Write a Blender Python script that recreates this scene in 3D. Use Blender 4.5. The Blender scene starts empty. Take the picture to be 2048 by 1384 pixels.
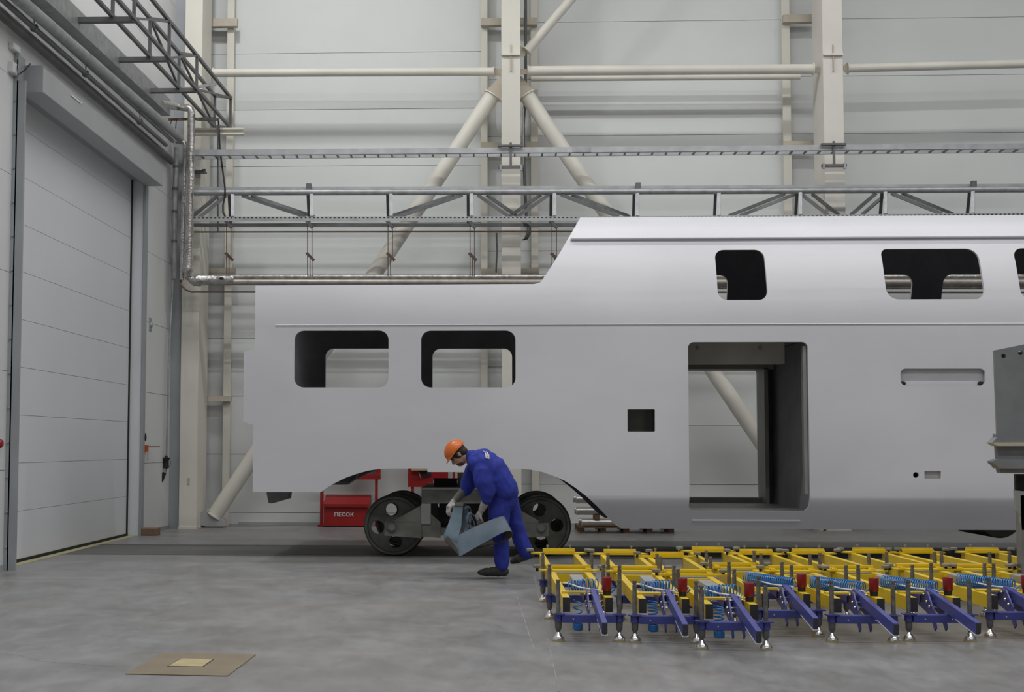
import bpy, bmesh, math, random
from mathutils import Vector, Matrix, geometry
random.seed(7)
S = bpy.context.scene
COL = S.collection
PI = math.pi

# ------------------------------------------------------------------ camera
F = 2650.0; PX, PY = 877.0, 729.0; CAMZ = 1.36
YAW, PITCH, ROLL = math.radians(2.4), math.atan(163/2650), 0.0015
R = Matrix.Rotation(YAW, 3, 'Z') @ Matrix.Rotation(PI/2+PITCH, 3, 'X') @ Matrix.Rotation(ROLL, 3, 'Z')
cd = bpy.data.cameras.new('camera'); cam = bpy.data.objects.new('camera', cd); COL.objects.link(cam)
cam.matrix_world = Matrix.Translation((0, 0, CAMZ)) @ R.to_4x4()
cd.sensor_width = 36; cd.lens = 36*F/2048
cd.shift_x = (1024-PX)/2048; cd.shift_y = (PY-692)/2048
cd.clip_start = .05; cd.clip_end = 200
S.camera = cam

# ------------------------------------------------------------------ world, lamps, exposure
w = bpy.data.worlds.new('world'); S.world = w; w.use_nodes = True
w.node_tree.nodes['Background'].inputs[0].default_value = (.8, .85, .9, 1)
w.node_tree.nodes['Background'].inputs[1].default_value = .15
def area(name, loc, sx, sy, power, col=(1, 1, .995), rot=(0, 0, 0)):
    l = bpy.data.lights.new(name, 'AREA'); l.shape = 'RECTANGLE'; l.size = sx; l.size_y = sy
    l.energy = power; l.color = col
    o = bpy.data.objects.new(name, l); o.location = loc; o.rotation_euler = rot; COL.objects.link(o)
    return o
for i, (y, z, p) in enumerate([(17.0, 12.2, 440), (10.5, 12.2, 760), (3, 12.2, 620), (-6, 12.2, 450)]):
    area('ceiling_lamp_row', (4.0, y, z), 17.5, .35, p*1.0)
area('ceiling_lamp', (-4.4, 17.6, 12.2), .5, .5, 200)
S.view_settings.view_transform = 'Standard'; S.view_settings.look = 'None'
S.view_settings.gamma = 1; S.view_settings.use_curve_mapping = False
S.view_settings.exposure = 0.0

# ------------------------------------------------------------------ pixel -> world (each call names the real depth)
def ray(px, py):
    return R @ Vector(((px-PX)/F, -(py-PY)/F, -1.0))
def at(px, py, Y):
    d = ray(px, py); t = Y/d.y
    return Vector((d.x*t, Y, CAMZ+d.z*t))
def atX(px, py, X):
    d = ray(px, py); t = X/d.x
    return Vector((X, d.y*t, CAMZ+d.z*t))
def fl(px, py, z=0.0):
    d = ray(px, py); t = (z-CAMZ)/d.z
    return Vector((d.x*t, d.y*t, z))

# ------------------------------------------------------------------ materials
def mat(name, col, rough=.6, metal=0.0, ns=3.0, na=.08, bump=0.0, bs=40.0, col2=None, spec=.5, stretch=(1, 1, 1), coord='Object'):
    m = bpy.data.materials.new(name); m.use_nodes = True
    nt = m.node_tree; b = nt.nodes['Principled BSDF']
    b.inputs['Roughness'].default_value = rough; b.inputs['Metallic'].default_value = metal
    b.inputs['Specular IOR Level'].default_value = spec
    tc = nt.nodes.new('ShaderNodeTexCoord'); mp = nt.nodes.new('ShaderNodeMapping')
    mp.inputs['Scale'].default_value = stretch
    nt.links.new(tc.outputs[coord], mp.inputs[0])
    n = nt.nodes.new('ShaderNodeTexNoise'); n.inputs['Scale'].default_value = ns; n.inputs['Detail'].default_value = 6
    nt.links.new(mp.outputs[0], n.inputs['Vector'])
    r = nt.nodes.new('ShaderNodeValToRGB')
    c2 = col2 if col2 else tuple(c*(1-na*2.2) for c in col)
    r.color_ramp.elements[0].position = .32; r.color_ramp.elements[1].position = .68
    r.color_ramp.elements[0].color = (*c2, 1); r.color_ramp.elements[1].color = (*col, 1)
    nt.links.new(n.outputs[0], r.inputs[0]); nt.links.new(r.outputs[0], b.inputs['Base Color'])
    if bump:
        n2 = nt.nodes.new('ShaderNodeTexNoise'); n2.inputs['Scale'].default_value = bs; n2.inputs['Detail'].default_value = 4
        nt.links.new(mp.outputs[0], n2.inputs['Vector'])
        bp = nt.nodes.new('ShaderNodeBump'); bp.inputs['Strength'].default_value = bump; bp.inputs['Distance'].default_value = .02
        nt.links.new(n2.outputs[0], bp.inputs['Height']); nt.links.new(bp.outputs[0], b.inputs['Normal'])
    return m
M = {}
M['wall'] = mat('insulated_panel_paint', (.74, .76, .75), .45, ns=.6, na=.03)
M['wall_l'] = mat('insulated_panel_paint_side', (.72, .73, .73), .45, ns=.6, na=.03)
M['gap'] = mat('joint_grey', (.36, .36, .36), .8)
M['door'] = mat('door_panel_white', (.74, .76, .79), .45, ns=.5, na=.02)
M['rubber'] = mat('black_rubber', (.015, .015, .016), .7)
M['cream'] = mat('cream_steel_paint', (.76, .73, .65), .5, ns=1.2, na=.06, stretch=(1, 1, .35))
M['cream_dirty'] = mat('dusty_cream_paint', (.60, .54, .44), .6, ns=2.2, na=.12)
M['lightcol'] = mat('off_white_steel_paint', (.80, .76, .70), .5, ns=1.4, na=.05)
M['galv'] = mat('galvanised_steel', (.42, .43, .44), .42, .55, ns=9, na=.12)
M['galv_dark'] = mat('dark_steel', (.17, .17, .175), .5, .4, ns=6, na=.12)
M['zinc'] = mat('zinc_sheet', (.50, .51, .52), .4, .45, ns=5, na=.1)
M['greypost'] = mat('grey_painted_steel', (.36, .38, .40), .5, .1, ns=2, na=.06)
M['casing'] = mat('grey_casing', (.42, .43, .44), .5, .1, ns=1.5, na=.04)
M['foil'] = mat('aluminium_foil_jacket', (.62, .60, .58), .3, .8, ns=14, na=.18, bump=.5, bs=30)
M['foil2'] = mat('dusty_pipe_jacket', (.42, .38, .34), .4, .5, ns=8, na=.12)
M['rust'] = mat('rusty_pipe', (.17, .11, .08), .7, .1, ns=12, na=.15)
M['car'] = mat('primed_aluminium', (.70, .70, .74), .42, .04, ns=1.1, na=.045, stretch=(.5, 1, 1.0), bump=.02, bs=6)
M['car_in'] = mat('shaded_car_interior', (.34, .34, .36), .8)  # inner faces coloured darker to stand for the unlit car interior
M['beam'] = mat('lightened_interior_grey', (.52, .51, .49), .5)  # structure grey lightened to make up for weak light inside the car
M['car_frame'] = mat('raw_grey_structure', (.33, .33, .32), .5, .3, ns=4, na=.08)
M['wheel'] = mat('oily_wheel_steel', (.135, .138, .118), .55, .1, ns=7, na=.2)
M['bogie'] = mat('weathered_bogie_steel', (.20, .20, .18), .55, .25, ns=5, na=.2)
M['tread'] = mat('dark_tread', (.02, .02, .02), .55, .3)
M['red'] = mat('fire_red_paint', (.33, .008, .008), .45, ns=4, na=.1)
M['white'] = mat('white_paint', (.8, .8, .8), .5)
M['card'] = mat('cardboard', (.55, .42, .25), .8)
M['wood'] = mat('pallet_wood', (.26, .16, .10), .8, ns=8, na=.15)
M['chrome'] = mat('bright_steel', (.72, .71, .69), .24, .95, ns=2, na=.03)
M['polished'] = mat('polished_tube_steel', (.66, .65, .62), .34, .75, ns=2, na=.03)
M['yellow'] = mat('yellow_enamel', (.80, .56, .02), .35, ns=3, na=.07)
M['blue'] = mat('blue_enamel', (.065, .075, .31), .35, ns=4, na=.1)
M['tube_end'] = mat('tube_end_plate', (.045, .045, .045), .6)
M['rod'] = mat('threaded_rod_steel', (.30, .29, .27), .45, .7, ns=30, na=.2)
M['hose'] = mat('blue_spiral_hose', (.03, .20, .55), .3)
M['redcap'] = mat('red_plastic', (.28, .012, .012), .3)
M['alu'] = mat('cast_aluminium', (.50, .50, .49), .4, .6)
M['pad'] = mat('grey_rubber_pad', (.24, .22, .19), .6)
M['cloth'] = mat('royal_blue_cotton', (.022, .038, .34), .85, ns=7, na=.15, bump=.25, bs=22)
M['skin'] = mat('skin', (.42, .24, .17), .55, ns=20, na=.05)
M['hair'] = mat('dark_brown_hair', (.03, .02, .015), .7)
M['stubble'] = mat('short_beard', (.11, .07, .05), .8, ns=60, na=.2)
M['helmet'] = mat('orange_plastic', (.66, .15, .018), .3, ns=3, na=.03)
M['shoe'] = mat('dusty_black_leather', (.04, .037, .035), .7)
M['glove'] = mat('light_grey_knit', (.45, .42, .42), .9, ns=25, na=.1)
M['undersleeve'] = mat('grey_knit', (.17, .17, .155), .9)
M['belt'] = mat('grey_blue_belt_cloth', (.155, .19, .235), .7, ns=5, na=.08, col2=(.08, .13, .165))
M['belt_in'] = mat('brown_grit', (.10, .085, .07), .8)
M['brown'] = mat('brown_floor_patch', (.235, .19, .125), .6, ns=5, na=.08)
M['beige'] = mat('beige_plate', (.50, .42, .22), .6, ns=9, na=.1)
M['orange'] = mat('orange_handle', (.55, .10, .02), .5)
M['text'] = mat('lettering_white', (.75, .72, .7), .6)
M['ink'] = mat('grey_ink', (.15, .17, .25), .7)
M['joint'] = mat('filled_floor_joint', (.30, .30, .30), .6, ns=6, na=.2)
M['stain_shade'] = mat('oily_shaded_track_concrete', (.13, .13, .122), .6, ns=1.4, na=.2, col2=(.075, .075, .07), stretch=(.4, 1, 1))  # oily floor between the rails, darkened further to deepen the car's shadow
M['ceil'] = mat('ceiling_sheet', (.30, .30, .30), .7)
M['far_wall'] = mat('hall_wall_grey', (.28, .28, .28), .7)
M['lens'] = mat('clear_lens', (.25, .2, .22), .1)
M['yline'] = mat('worn_yellow_line', (.50, .45, .14), .6, ns=12, col2=(.33, .33, .27))

def floor_mat():
    m = bpy.data.materials.new('polished_concrete'); m.use_nodes = True
    nt = m.node_tree; b = nt.nodes['Principled BSDF']; L = nt.links.new
    tc = nt.nodes.new('ShaderNodeTexCoord')
    def noise(sc, st, det=6, ro=.6):
        mp = nt.nodes.new('ShaderNodeMapping'); mp.inputs['Scale'].default_value = st
        mp.inputs['Rotation'].default_value = (0, 0, .35)
        L(tc.outputs['Object'], mp.inputs[0])
        n = nt.nodes.new('ShaderNodeTexNoise'); n.inputs['Scale'].default_value = sc
        n.inputs['Detail'].default_value = det; n.inputs['Roughness'].default_value = ro
        L(mp.outputs[0], n.inputs['Vector']); return n
    n1 = noise(1.3, (1, .8, 1), 8, .65); n2 = noise(5.5, (1, .5, 1), 10, .75); n3 = noise(.35, (1, 1, 1), 3)
    a = nt.nodes.new('ShaderNodeMath'); a.operation = 'MULTIPLY_ADD'; a.inputs[1].default_value = .5
    L(n1.outputs[0], a.inputs[0])
    s = nt.nodes.new('ShaderNodeMath'); s.operation = 'MULTIPLY'; s.inputs[1].default_value = .5
    L(n2.outputs[0], s.inputs[0]); L(s.outputs[0], a.inputs[2])
    r = nt.nodes.new('ShaderNodeValToRGB'); e = r.color_ramp.elements
    e[0].position = .40; e[0].color = (.165, .163, .158, 1); e[1].position = .62; e[1].color = (.275, .275, .285, 1)
    L(a.outputs[0], r.inputs[0])
    mx = nt.nodes.new('ShaderNodeMixRGB'); mx.blend_type = 'MIX'; mx.inputs[2].default_value = (.30, .26, .22, 1)
    rr = nt.nodes.new('ShaderNodeMapRange'); rr.inputs[1].default_value = .45; rr.inputs[2].default_value = .7
    rr.inputs[3].default_value = 0; rr.inputs[4].default_value = .35
    L(n3.outputs[0], rr.inputs[0]); L(rr.outputs[0], mx.inputs[0]); L(r.outputs[0], mx.inputs[1])
    # drag marks worn into the floor
    mp = nt.nodes.new('ShaderNodeMapping'); mp.inputs['Rotation'].default_value = (0, 0, math.radians(4)); mp.inputs['Scale'].default_value = (7, .45, 1)
    L(tc.outputs['Object'], mp.inputs[0])
    ns = nt.nodes.new('ShaderNodeTexNoise'); ns.inputs['Scale'].default_value = 1.1; ns.inputs['Detail'].default_value = 4
    L(mp.outputs[0], ns.inputs['Vector'])
    rs = nt.nodes.new('ShaderNodeMapRange'); rs.inputs[1].default_value = .50; rs.inputs[2].default_value = .72; rs.inputs[3].default_value = 0; rs.inputs[4].default_value = .5
    L(ns.outputs[0], rs.inputs[0])
    sx = nt.nodes.new('ShaderNodeSeparateXYZ'); L(tc.outputs['Object'], sx.inputs[0])
    rx = nt.nodes.new('ShaderNodeMapRange'); rx.inputs[1].default_value = .3; rx.inputs[2].default_value = 1.2
    L(sx.outputs[0], rx.inputs[0])
    mm = nt.nodes.new('ShaderNodeMath'); mm.operation = 'MULTIPLY'; L(rs.outputs[0], mm.inputs[0]); L(rx.outputs[0], mm.inputs[1])
    m3 = nt.nodes.new('ShaderNodeMixRGB'); m3.inputs[2].default_value = (.15, .145, .145, 1)
    L(mm.outputs[0], m3.inputs[0]); L(mx.outputs[0], m3.inputs[1])
    L(m3.outputs[0], b.inputs['Base Color'])
    r2 = nt.nodes.new('ShaderNodeMapRange'); r2.inputs[1].default_value = .3; r2.inputs[2].default_value = .7
    r2.inputs[3].default_value = .30; r2.inputs[4].default_value = .48
    L(a.outputs[0], r2.inputs[0]); L(r2.outputs[0], b.inputs['Roughness'])
    return m
M['floor'] = floor_mat()

# ------------------------------------------------------------------ mesh helpers
class MB:
    def __init__(s): s.v = []; s.f = []; s.m = []; s.cur = 0
    def add(s, vs, fs):
        o = len(s.v); s.v += [Vector(v) for v in vs]
        for f in fs: s.f.append([i+o for i in f]); s.m.append(s.cur)
        return s
    def box(s, a, b):
        x0, y0, z0 = [min(a[i], b[i]) for i in range(3)]; x1, y1, z1 = [max(a[i], b[i]) for i in range(3)]
        return s.add([(x0,y0,z0),(x1,y0,z0),(x1,y1,z0),(x0,y1,z0),(x0,y0,z1),(x1,y0,z1),(x1,y1,z1),(x0,y1,z1)],
                     [(0,3,2,1),(4,5,6,7),(0,1,5,4),(1,2,6,5),(2,3,7,6),(3,0,4,7)])
    def bar(s, p, q, wd, ht, up=(0, 0, 1)):
        p = Vector(p); q = Vector(q); d = (q-p).normalized(); up = Vector(up)
        if abs(d.dot(up)) > .98: up = Vector((0, 1, 0))
        sd = d.cross(up).normalized()*wd/2; u = sd.cross(d).normalized()*ht/2
        vs = [p-sd-u, p+sd-u, p+sd+u, p-sd+u, q-sd-u, q+sd-u, q+sd+u, q-sd+u]
        return s.add(vs, [(0,3,2,1),(4,5,6,7),(0,1,5,4),(1,2,6,5),(2,3,7,6),(3,0,4,7)][::1])
    def tube(s, pts, r, n=12, cap=True):
        pts = [Vector(p) for p in pts]; k = len(pts)
        rs = r if isinstance(r, (list, tuple)) else [r]*k
        o = len(s.v); pu = None
        for i, p in enumerate(pts):
            d = (pts[min(i+1, k-1)]-pts[max(i-1, 0)])
            d = d.normalized() if d.length > 1e-9 else Vector((0, 0, 1))
            if pu is None:
                pu = d.orthogonal().normalized()
            pu = (pu-d*pu.dot(d)); pu = pu.normalized() if pu.length > 1e-6 else d.orthogonal().normalized()
            v2 = d.cross(pu)
            for j in range(n):
                a = 2*PI*j/n; s.v.append(p+(pu*math.cos(a)+v2*math.sin(a))*rs[i])
        for i in range(k-1):
            for j in range(n):
                a = o+i*n+j; b = o+i*n+(j+1) % n
                s.f.append([a, b, b+n, a+n]); s.m.append(s.cur)
        if cap:
            s.f.append([o+j for j in range(n)][::-1]); s.m.append(s.cur)
            s.f.append([o+(k-1)*n+j for j in range(n)]); s.m.append(s.cur)
        return s
    def lathe(s, base, axis, prof, n=16):
        base = Vector(base); ax = Vector(axis).normalized()
        pts = [base+ax*h for h, r in prof]
        o = len(s.v); u = ax.orthogonal().normalized(); v2 = ax.cross(u)
        for (h, r), p in zip(prof, pts):
            for j in range(n):
                a = 2*PI*j/n; s.v.append(p+(u*math.cos(a)+v2*math.sin(a))*max(r, 1e-4))
        for i in range(len(prof)-1):
            for j in range(n):
                a = o+i*n+j; b = o+i*n+(j+1) % n
                s.f.append([a, b, b+n, a+n]); s.m.append(s.cur)
        s.f.append([o+j for j in range(n)][::-1]); s.m.append(s.cur)
        s.f.append([o+(len(prof)-1)*n+j for j in range(n)]); s.m.append(s.cur)
        return s
    def prism(s, poly, vec):
        n = len(poly); vec = Vector(vec); a = [Vector(p) for p in poly]
        o = len(s.v); s.v += a+[p+vec for p in a]
        s.f.append([o+i for i in range(n)]); s.m.append(s.cur)
        s.f.append([o+n+i for i in range(n)][::-1]); s.m.append(s.cur)
        for i in range(n):
            j = (i+1) % n; s.f.append([o+i, o+n+i, o+n+j, o+j]); s.m.append(s.cur)
        return s
    def ball(s, c, r, n=10, sc=(1, 1, 1), mtx=None):
        c = Vector(c); o = len(s.v); k = n//2+1
        for i in range(k+1):
            th = PI*i/k
            for j in range(n):
                ph = 2*PI*j/n
                p = Vector((math.sin(th)*math.cos(ph)*sc[0], math.sin(th)*math.sin(ph)*sc[1], math.cos(th)*sc[2]))*r
                if mtx: p = mtx @ p
                s.v.append(c+p)
        for i in range(k):
            for j in range(n):
                a = o+i*n+j; b = o+i*n+(j+1) % n
                s.f.append([a, a+n, b+n, b]); s.m.append(s.cur)
        return s
    def build(s, name, material, parent=None, local=False, smooth=None, bevel=0, fix=True):
        off = Vector((0, 0, 0))
        if parent is not None and not local:
            p = parent
            while p is not None: off += Vector(p.location); p = p.parent
        me = bpy.data.meshes.new(name)
        me.from_pydata([tuple(v-off) for v in s.v], [], s.f)
        mats = material if isinstance(material, (list, tuple)) else [material]
        for m in mats: me.materials.append(M[m] if isinstance(m, str) else m)
        for p, mi in zip(me.polygons, s.m): p.material_index = min(mi, len(mats)-1)
        if fix:
            bm = bmesh.new(); bm.from_mesh(me)
            bmesh.ops.remove_doubles(bm, verts=bm.verts, dist=1e-6)
            bmesh.ops.recalc_face_normals(bm, faces=bm.faces); bm.to_mesh(me); bm.free()
        if smooth:
            for p in me.polygons: p.use_smooth = True
            me.set_sharp_from_angle(angle=math.radians(smooth))
        o = bpy.data.objects.new(name, me); COL.objects.link(o)
        if parent is not None: o.parent = parent
        if bevel:
            bv = o.modifiers.new('bevel', 'BEVEL'); bv.width = bevel; bv.segments = 2; bv.limit_method = 'ANGLE'
        return o
def tag(o, label, cat, group=None):
    o['label'] = label; o['category'] = cat
    if group: o['group'] = group
    return o
def thing(name, label, cat, loc=(0, 0, 0), group=None):
    o = bpy.data.objects.new(name, None); COL.objects.link(o); o.location = loc; o.empty_display_size = .1
    return tag(o, label, cat, group)
def struct(o): o['kind'] = 'structure'; return o
def sroot(name, loc=(0, 0, 0)):
    o = bpy.data.objects.new(name, None); COL.objects.link(o); o.location = loc; o['kind'] = 'structure'; return o
def copy_tree(o, parent=None):
    c = o.copy(); COL.objects.link(c)
    if parent is not None: c.parent = parent
    for ch in [x for x in o.children]: copy_tree(ch, c)
    return c
def pbox(mb, x0, y0, x1, y1, Y, dep):
    "box whose front face at depth Y spans these measured extents"
    a = at(x0, y0, Y); b = at(x1, y1, Y)
    return mb.box((a.x, Y, a.z), (b.x, Y+dep, b.z))

# ================================================================== SETTING
XL = -5.35; YB = 22.8; XR = 14.0; YF = -14.0; ZC = 12.6
struct(MB().box((XL-.6, YF, -.2), (XR, YB+.3, 0)).build('floor', 'floor'))
struct(MB().box((XL-.4, YF, ZC), (XR+.2, YB+.3, ZC+.2)).build('ceiling', 'ceil'))
struct(MB().box((XR, YF, 0), (XR+.2, YB+.2, ZC)).build('wall_right', 'far_wall'))
struct(MB().box((XL-.4, YF-.2, 0), (XR+.2, YF, ZC)).build('wall_front', 'far_wall'))
# back wall: backing sheet + panels
wb = struct(MB().box((XL-.4, YB+.06, 0), (XR+.2, YB+.26, ZC)).build('wall_back', 'gap'))
xa = at(420, 500, YB).x; xb = at(969, 500, YB).x; xc = at(1573, 300, YB).x
for (x0, x1, z0) in [(XL-.2, xb, .21), (xb, xc, .71), (xc, XR, .71)]:
    zs = [0]+[z0+1.005*k for k in range(13) if z0+1.005*k < ZC]+[ZC]
    cuts = [x0, x1] if x1 < XR else [x0, x0+6.0, x1]
    for xi in range(len(cuts)-1):
        for i in range(len(zs)-1):
            MB().box((cuts[xi]+.003, YB, zs[i]+.004), (cuts[xi+1]-.003, YB+.06, zs[i+1]-.004)).build('wall_panel', 'wall', wb)
# left wall with the gate opening
DY0, DY1, DZ = 14.55, 19.95, 5.65
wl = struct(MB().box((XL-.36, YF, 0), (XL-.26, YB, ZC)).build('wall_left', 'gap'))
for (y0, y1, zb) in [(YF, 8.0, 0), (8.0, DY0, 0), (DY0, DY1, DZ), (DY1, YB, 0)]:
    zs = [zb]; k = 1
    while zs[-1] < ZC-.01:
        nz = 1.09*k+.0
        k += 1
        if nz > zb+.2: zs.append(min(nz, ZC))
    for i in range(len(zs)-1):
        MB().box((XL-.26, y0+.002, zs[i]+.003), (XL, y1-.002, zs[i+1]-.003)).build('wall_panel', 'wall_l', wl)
# sectional gate
dr = sroot('door_1', (XL-.2, (DY0+DY1)/2, 0))
for k in range(10):
    MB().box((XL-.25, DY0+.01, .03+k*.562+.002), (XL-.2, DY1-.01, .03+(k+1)*.562-.002)).build('door_panel', 'door', dr, bevel=.002)
MB().box((XL-.25, DY0, 0.0), (XL-.185, DY1, .035)).build('bottom_seal', 'rubber', dr)
MB().box((XL-.20, DY1-.06, 0), (XL-.185, DY1-.005, DZ)).build('edge_seal', 'rubber', dr)
MB().box((XL-.20, DY0, DZ-.22), (XL-.10, DY1, DZ-.14)).build('top_seal', 'casing', dr)
# jambs
j = MB().box((XL-.19, DY1-.01, 0), (XL-.02, DY1+.02, DZ-.2)).build('trim_1', 'door'); struct(j)
j = MB().box((XL-.012, DY1-.03, 0), (XL+.02, DY1+.12, DZ-.2)).build('trim_2', 'greypost'); struct(j)
post = tag(MB().box((XL+.0, 14.34, 0), (XL+.055, 14.56, 5.72)).box((XL+.04, 14.34, 0), (XL+.135, 14.38, 5.42)).build('door_post', 'greypost'),
           'tall grey steel guide post at the near edge of the white gate', 'post')
for k in range(14):
    MB().ball((XL+.03, 14.335, .25+k*.38), .013, 8).build('bolt_head', 'galv', post)
t = thing('shutter_casing', 'long grey boxed casing mounted above the white sectional gate', 'casing', (XL, 14.7, 5.35))
_a = atX(38, 183, XL); _b = atX(38, 132, XL); _c = at(84, 183, _a.y); _d = atX(326, 377, _c.x)
MB().box((XL+.005, _a.y+.015, _a.z), (_c.x, _d.y, _b.z)).build('box_body', 'casing', t, bevel=.006)
MB().box((XL+.002, _a.y, _a.z-.01), (_c.x+.008, _a.y+.015, _b.z+.01)).build('end_cap', 'greypost', t)
MB().box((_c.x+.002, _a.y+1.0, _b.z-.07), (_c.x+.01, _a.y+1.4, _b.z-.05)).build('rating_plate', 'white', t)
struct(MB().box((XL, 21.7, 0), (XL+.2, YB-.003, ZC)).build('trim_3', 'greypost'))
for k, (y0, y1) in enumerate([(YF, 14.3), (20.2, 21.7)]):
    struct(MB().box((XL, y0, 0), (XL+.015, y1, .06)).build('baseboard_left', 'gap'))
struct(MB().box((-4.4, YB-.02, 0), (XR, YB, .05)).build('baseboard_back', 'casing'))

struct(MB().box((XL-.15, 16.585, -.01), (XR-.3, 18.07, .0012)).build('trim_9', 'stain_shade'))
# floor marks : rails, joints, threshold line, hatch
for y, lb in [(16.5, 'nearer steel rail sunk flush in the floor under the rail car'), (18.1, 'farther steel rail sunk flush in the floor under the rail car')]:
    t = thing('floor_rail', lb, 'rail', (0, y, 0))
    MB().box((XL-.2, y-.03, -.02), (XR-.2, y+.03, .004)).build('rail_head', 'galv_dark', t)
    MB().box((XL-.2, y+.03, -.02), (XR-.2, y+.085, .002)).build('flangeway', 'rubber', t)
tag(MB().box((XL-.17, 14.8, 0), (XL-.05, 19.9, .003)).build('threshold_line', 'yline'), 'worn yellow line painted on the floor along the gate threshold', 'floor marking')
hc = [fl(*p) for p in [(250, 1349), (325, 1307), (512, 1310), (455, 1353)]]
t = thing('floor_hatch', 'brown square floor patch with a beige cover plate in its middle', 'hatch', tuple(fl(385, 1330)))
MB().prism([p+Vector((0, 0, .002)) for p in hc], (0, 0, .003)).build('surround', 'brown', t)
hc2 = [fl(*p) for p in [(337, 1334), (363, 1319), (425, 1321), (405, 1335)]]
MB().prism([p+Vector((0, 0, .0045)) for p in hc2], (0, 0, .003)).build('cover_plate', 'beige', t)
cc = (hc2[0]+hc2[2])/2
MB().prism([cc+(p-cc)*1.07+Vector((0, 0, .003)) for p in hc2], (0, 0, .003)).build('cover_joint', 'rubber', t)
for k, (p, q) in enumerate([((0, 1159), (640, 1161)), ((1068, 1150), (1118, 1384)), ((1030, 1180), (1068, 1300))]):
    a = fl(*p); b = fl(*q)
    o = MB().bar(a+Vector((0, 0, .0005)), b+Vector((0, 0, .0005)), .008, .002).build('trim_%d' % (k+4), 'joint'); struct(o)
cr = [fl(*p)+Vector((0, 0, .0005)) for p in [(0, 1306), (40, 1311), (85, 1323), (150, 1327), (210, 1332), (262, 1334)]]
m = MB()
for i in range(len(cr)-1): m.bar(cr[i], cr[i+1], .006, .002)
struct(m.build('trim_8', 'gap'))

# ================================================================== COLUMNS
def column(pl, pr, py, material, label, posts, ties, ribs=True, zt=ZC):
    Y0 = 21.6
    a = at(pl, py, Y0).x; b = at(pr, py, Y0).x
    t = thing('steel_column', label, 'column', ((a+b)/2, 22.0, 0))
    MB().box((a, Y0, .0), (b, Y0+.7, zt)).build('shaft', material, t, bevel=.004)
    MB().box((a-.01, Y0-.02, 0), (b+.01, Y0+.72, .03)).build('base_plate', material, t)
    if ribs:
        z = at((pl+pr)/2, 110, Y0).z
        c = (a+b)/2
        MB().box((a, Y0-.05, z-.015), (b, Y0, z+.015)).build('splice_plate', material, t)
        MB().box((c-.008, Y0-.035, z-.28), (c+.008, Y0, z-.015)).build('stiffener', 'cream_dirty', t)
        MB().box((c-.008, Y0-.02, z+.015), (c+.008, Y0, z+.17)).build('stiffener', 'cream_dirty', t)
    for (x0, x1) in posts:
        p0 = at(x0, 300, 22.62).x; p1 = at(x1, 300, 22.62).x
        MB().box((p0, 22.62, 0), (p1, 22.66, zt)).box(((p0+p1)/2-.006, 22.66, 0), ((p0+p1)/2+.006, 22.79, zt)).build('wall_post', 'cream', t)
    for (x0, y0, x1, y1) in ties:
        pbox(MB(), x0, y0, x1, y1, 22.5, .11).build('tie_plate', 'cream_dirty', t)
    return t
column(362, 397, 700, 'cream', 'cream box column in the hall corner beside the silver pipes',
       [(452, 466)], [(415, 37, 474, 52), (404, 792, 462, 803), (408, 536, 470, 552)], ribs=False)
column(1003, 1041, 200, 'cream', 'cream box column rising behind the middle of the photo with diagonal tubes meeting it',
       [(962, 975), (1062, 1076)], [(962, 36, 1075, 49), (962, 284, 1078, 296), (962, 537, 1078, 552)])
column(1647, 1687, 200, 'lightcol', 'whitish box column nearest the right edge of the photo',
       [(1567, 1583)], [(1567, 29, 1640, 43), (1567, 282, 1640, 294)])
# corner beam stub, small plates on the corner column
tag(pbox(MB(), 388, 256, 487, 259, 21.35, .2).build('tmp', 'cream') if False else
    pbox(pbox(pbox(MB(), 388, 256, 487, 258.5, 21.3, .1), 388, 258.5, 485, 266, 21.36, .02), 388, 266, 487, 268.5, 21.3, .1).build('beam_stub', 'cream'),
    'short cream beam stub jutting sideways from the corner column', 'beam')
tag(pbox(pbox(MB(), 385, 340, 409, 343, 21.4, .2), 404, 338, 411, 341, 21.38, .04).build('steel_bracket', 'galv_dark'),
    'small dark bracket on the corner column just under the upper tray', 'bracket')

# ================================================================== TUBES AND BRACES
def ptube(name, p, q, Y, dpx, material, label, cat, Yq=None, caps=True, n=20):
    Yq = Yq or Y
    a = at(p[0], p[1], Y); b = at(q[0], q[1], Yq); r = dpx/2*Y/F
    t = thing(name, label, cat, tuple(a))
    MB().tube([a, b], r, n).build('tube', material, t, smooth=40)
    if caps:
        d = (b-a).normalized()
        for e, s in ((a, -1), (b, 1)):
            MB().lathe(e+d*s*.0, d*s, [(0, r*1.25), (.018, r*1.25)], 20).build('end_plate', material, t)
    return t
def gusset(t, poly, Y, material='cream'):
    MB().prism([at(x, y, Y) for x, y in poly], (0, .02, 0)).build('gusset', material, t)
t = ptube('tie_tube', (428, 146), (986, 143.5), 21.95, 17, 'cream', 'horizontal cream tube between the corner column and the middle column', 'tube')
gusset(t, [(986, 136), (1004, 138), (1004, 150), (986, 150)], 21.95, 'cream_dirty')
t = ptube('tie_tube', (1057, 142), (1625, 138), 21.8, 20, 'cream', 'upper thicker cream tube between the middle column and right column', 'tube')
gusset(t, [(1040, 138), (1057, 138), (1057, 148), (1040, 148)], 21.8, 'cream_dirty')
gusset(t, [(1625, 134), (1647, 134), (1647, 146), (1625, 146)], 21.8, 'cream_dirty')
ptube('tie_tube', (1062, 157), (1600, 153.5), 22.25, 12, 'cream', 'thinner cream tube just below and behind the thick tie tube', 'tube', caps=False)
t = ptube('tie_tube', (1697, 136.5), (2110, 126), 21.8, 17, 'cream', 'horizontal cream tube running right from the whitish column', 'tube')
gusset(t, [(1687, 131), (1697, 122), (1697, 150), (1687, 140)], 21.8, 'cream_dirty')
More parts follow.
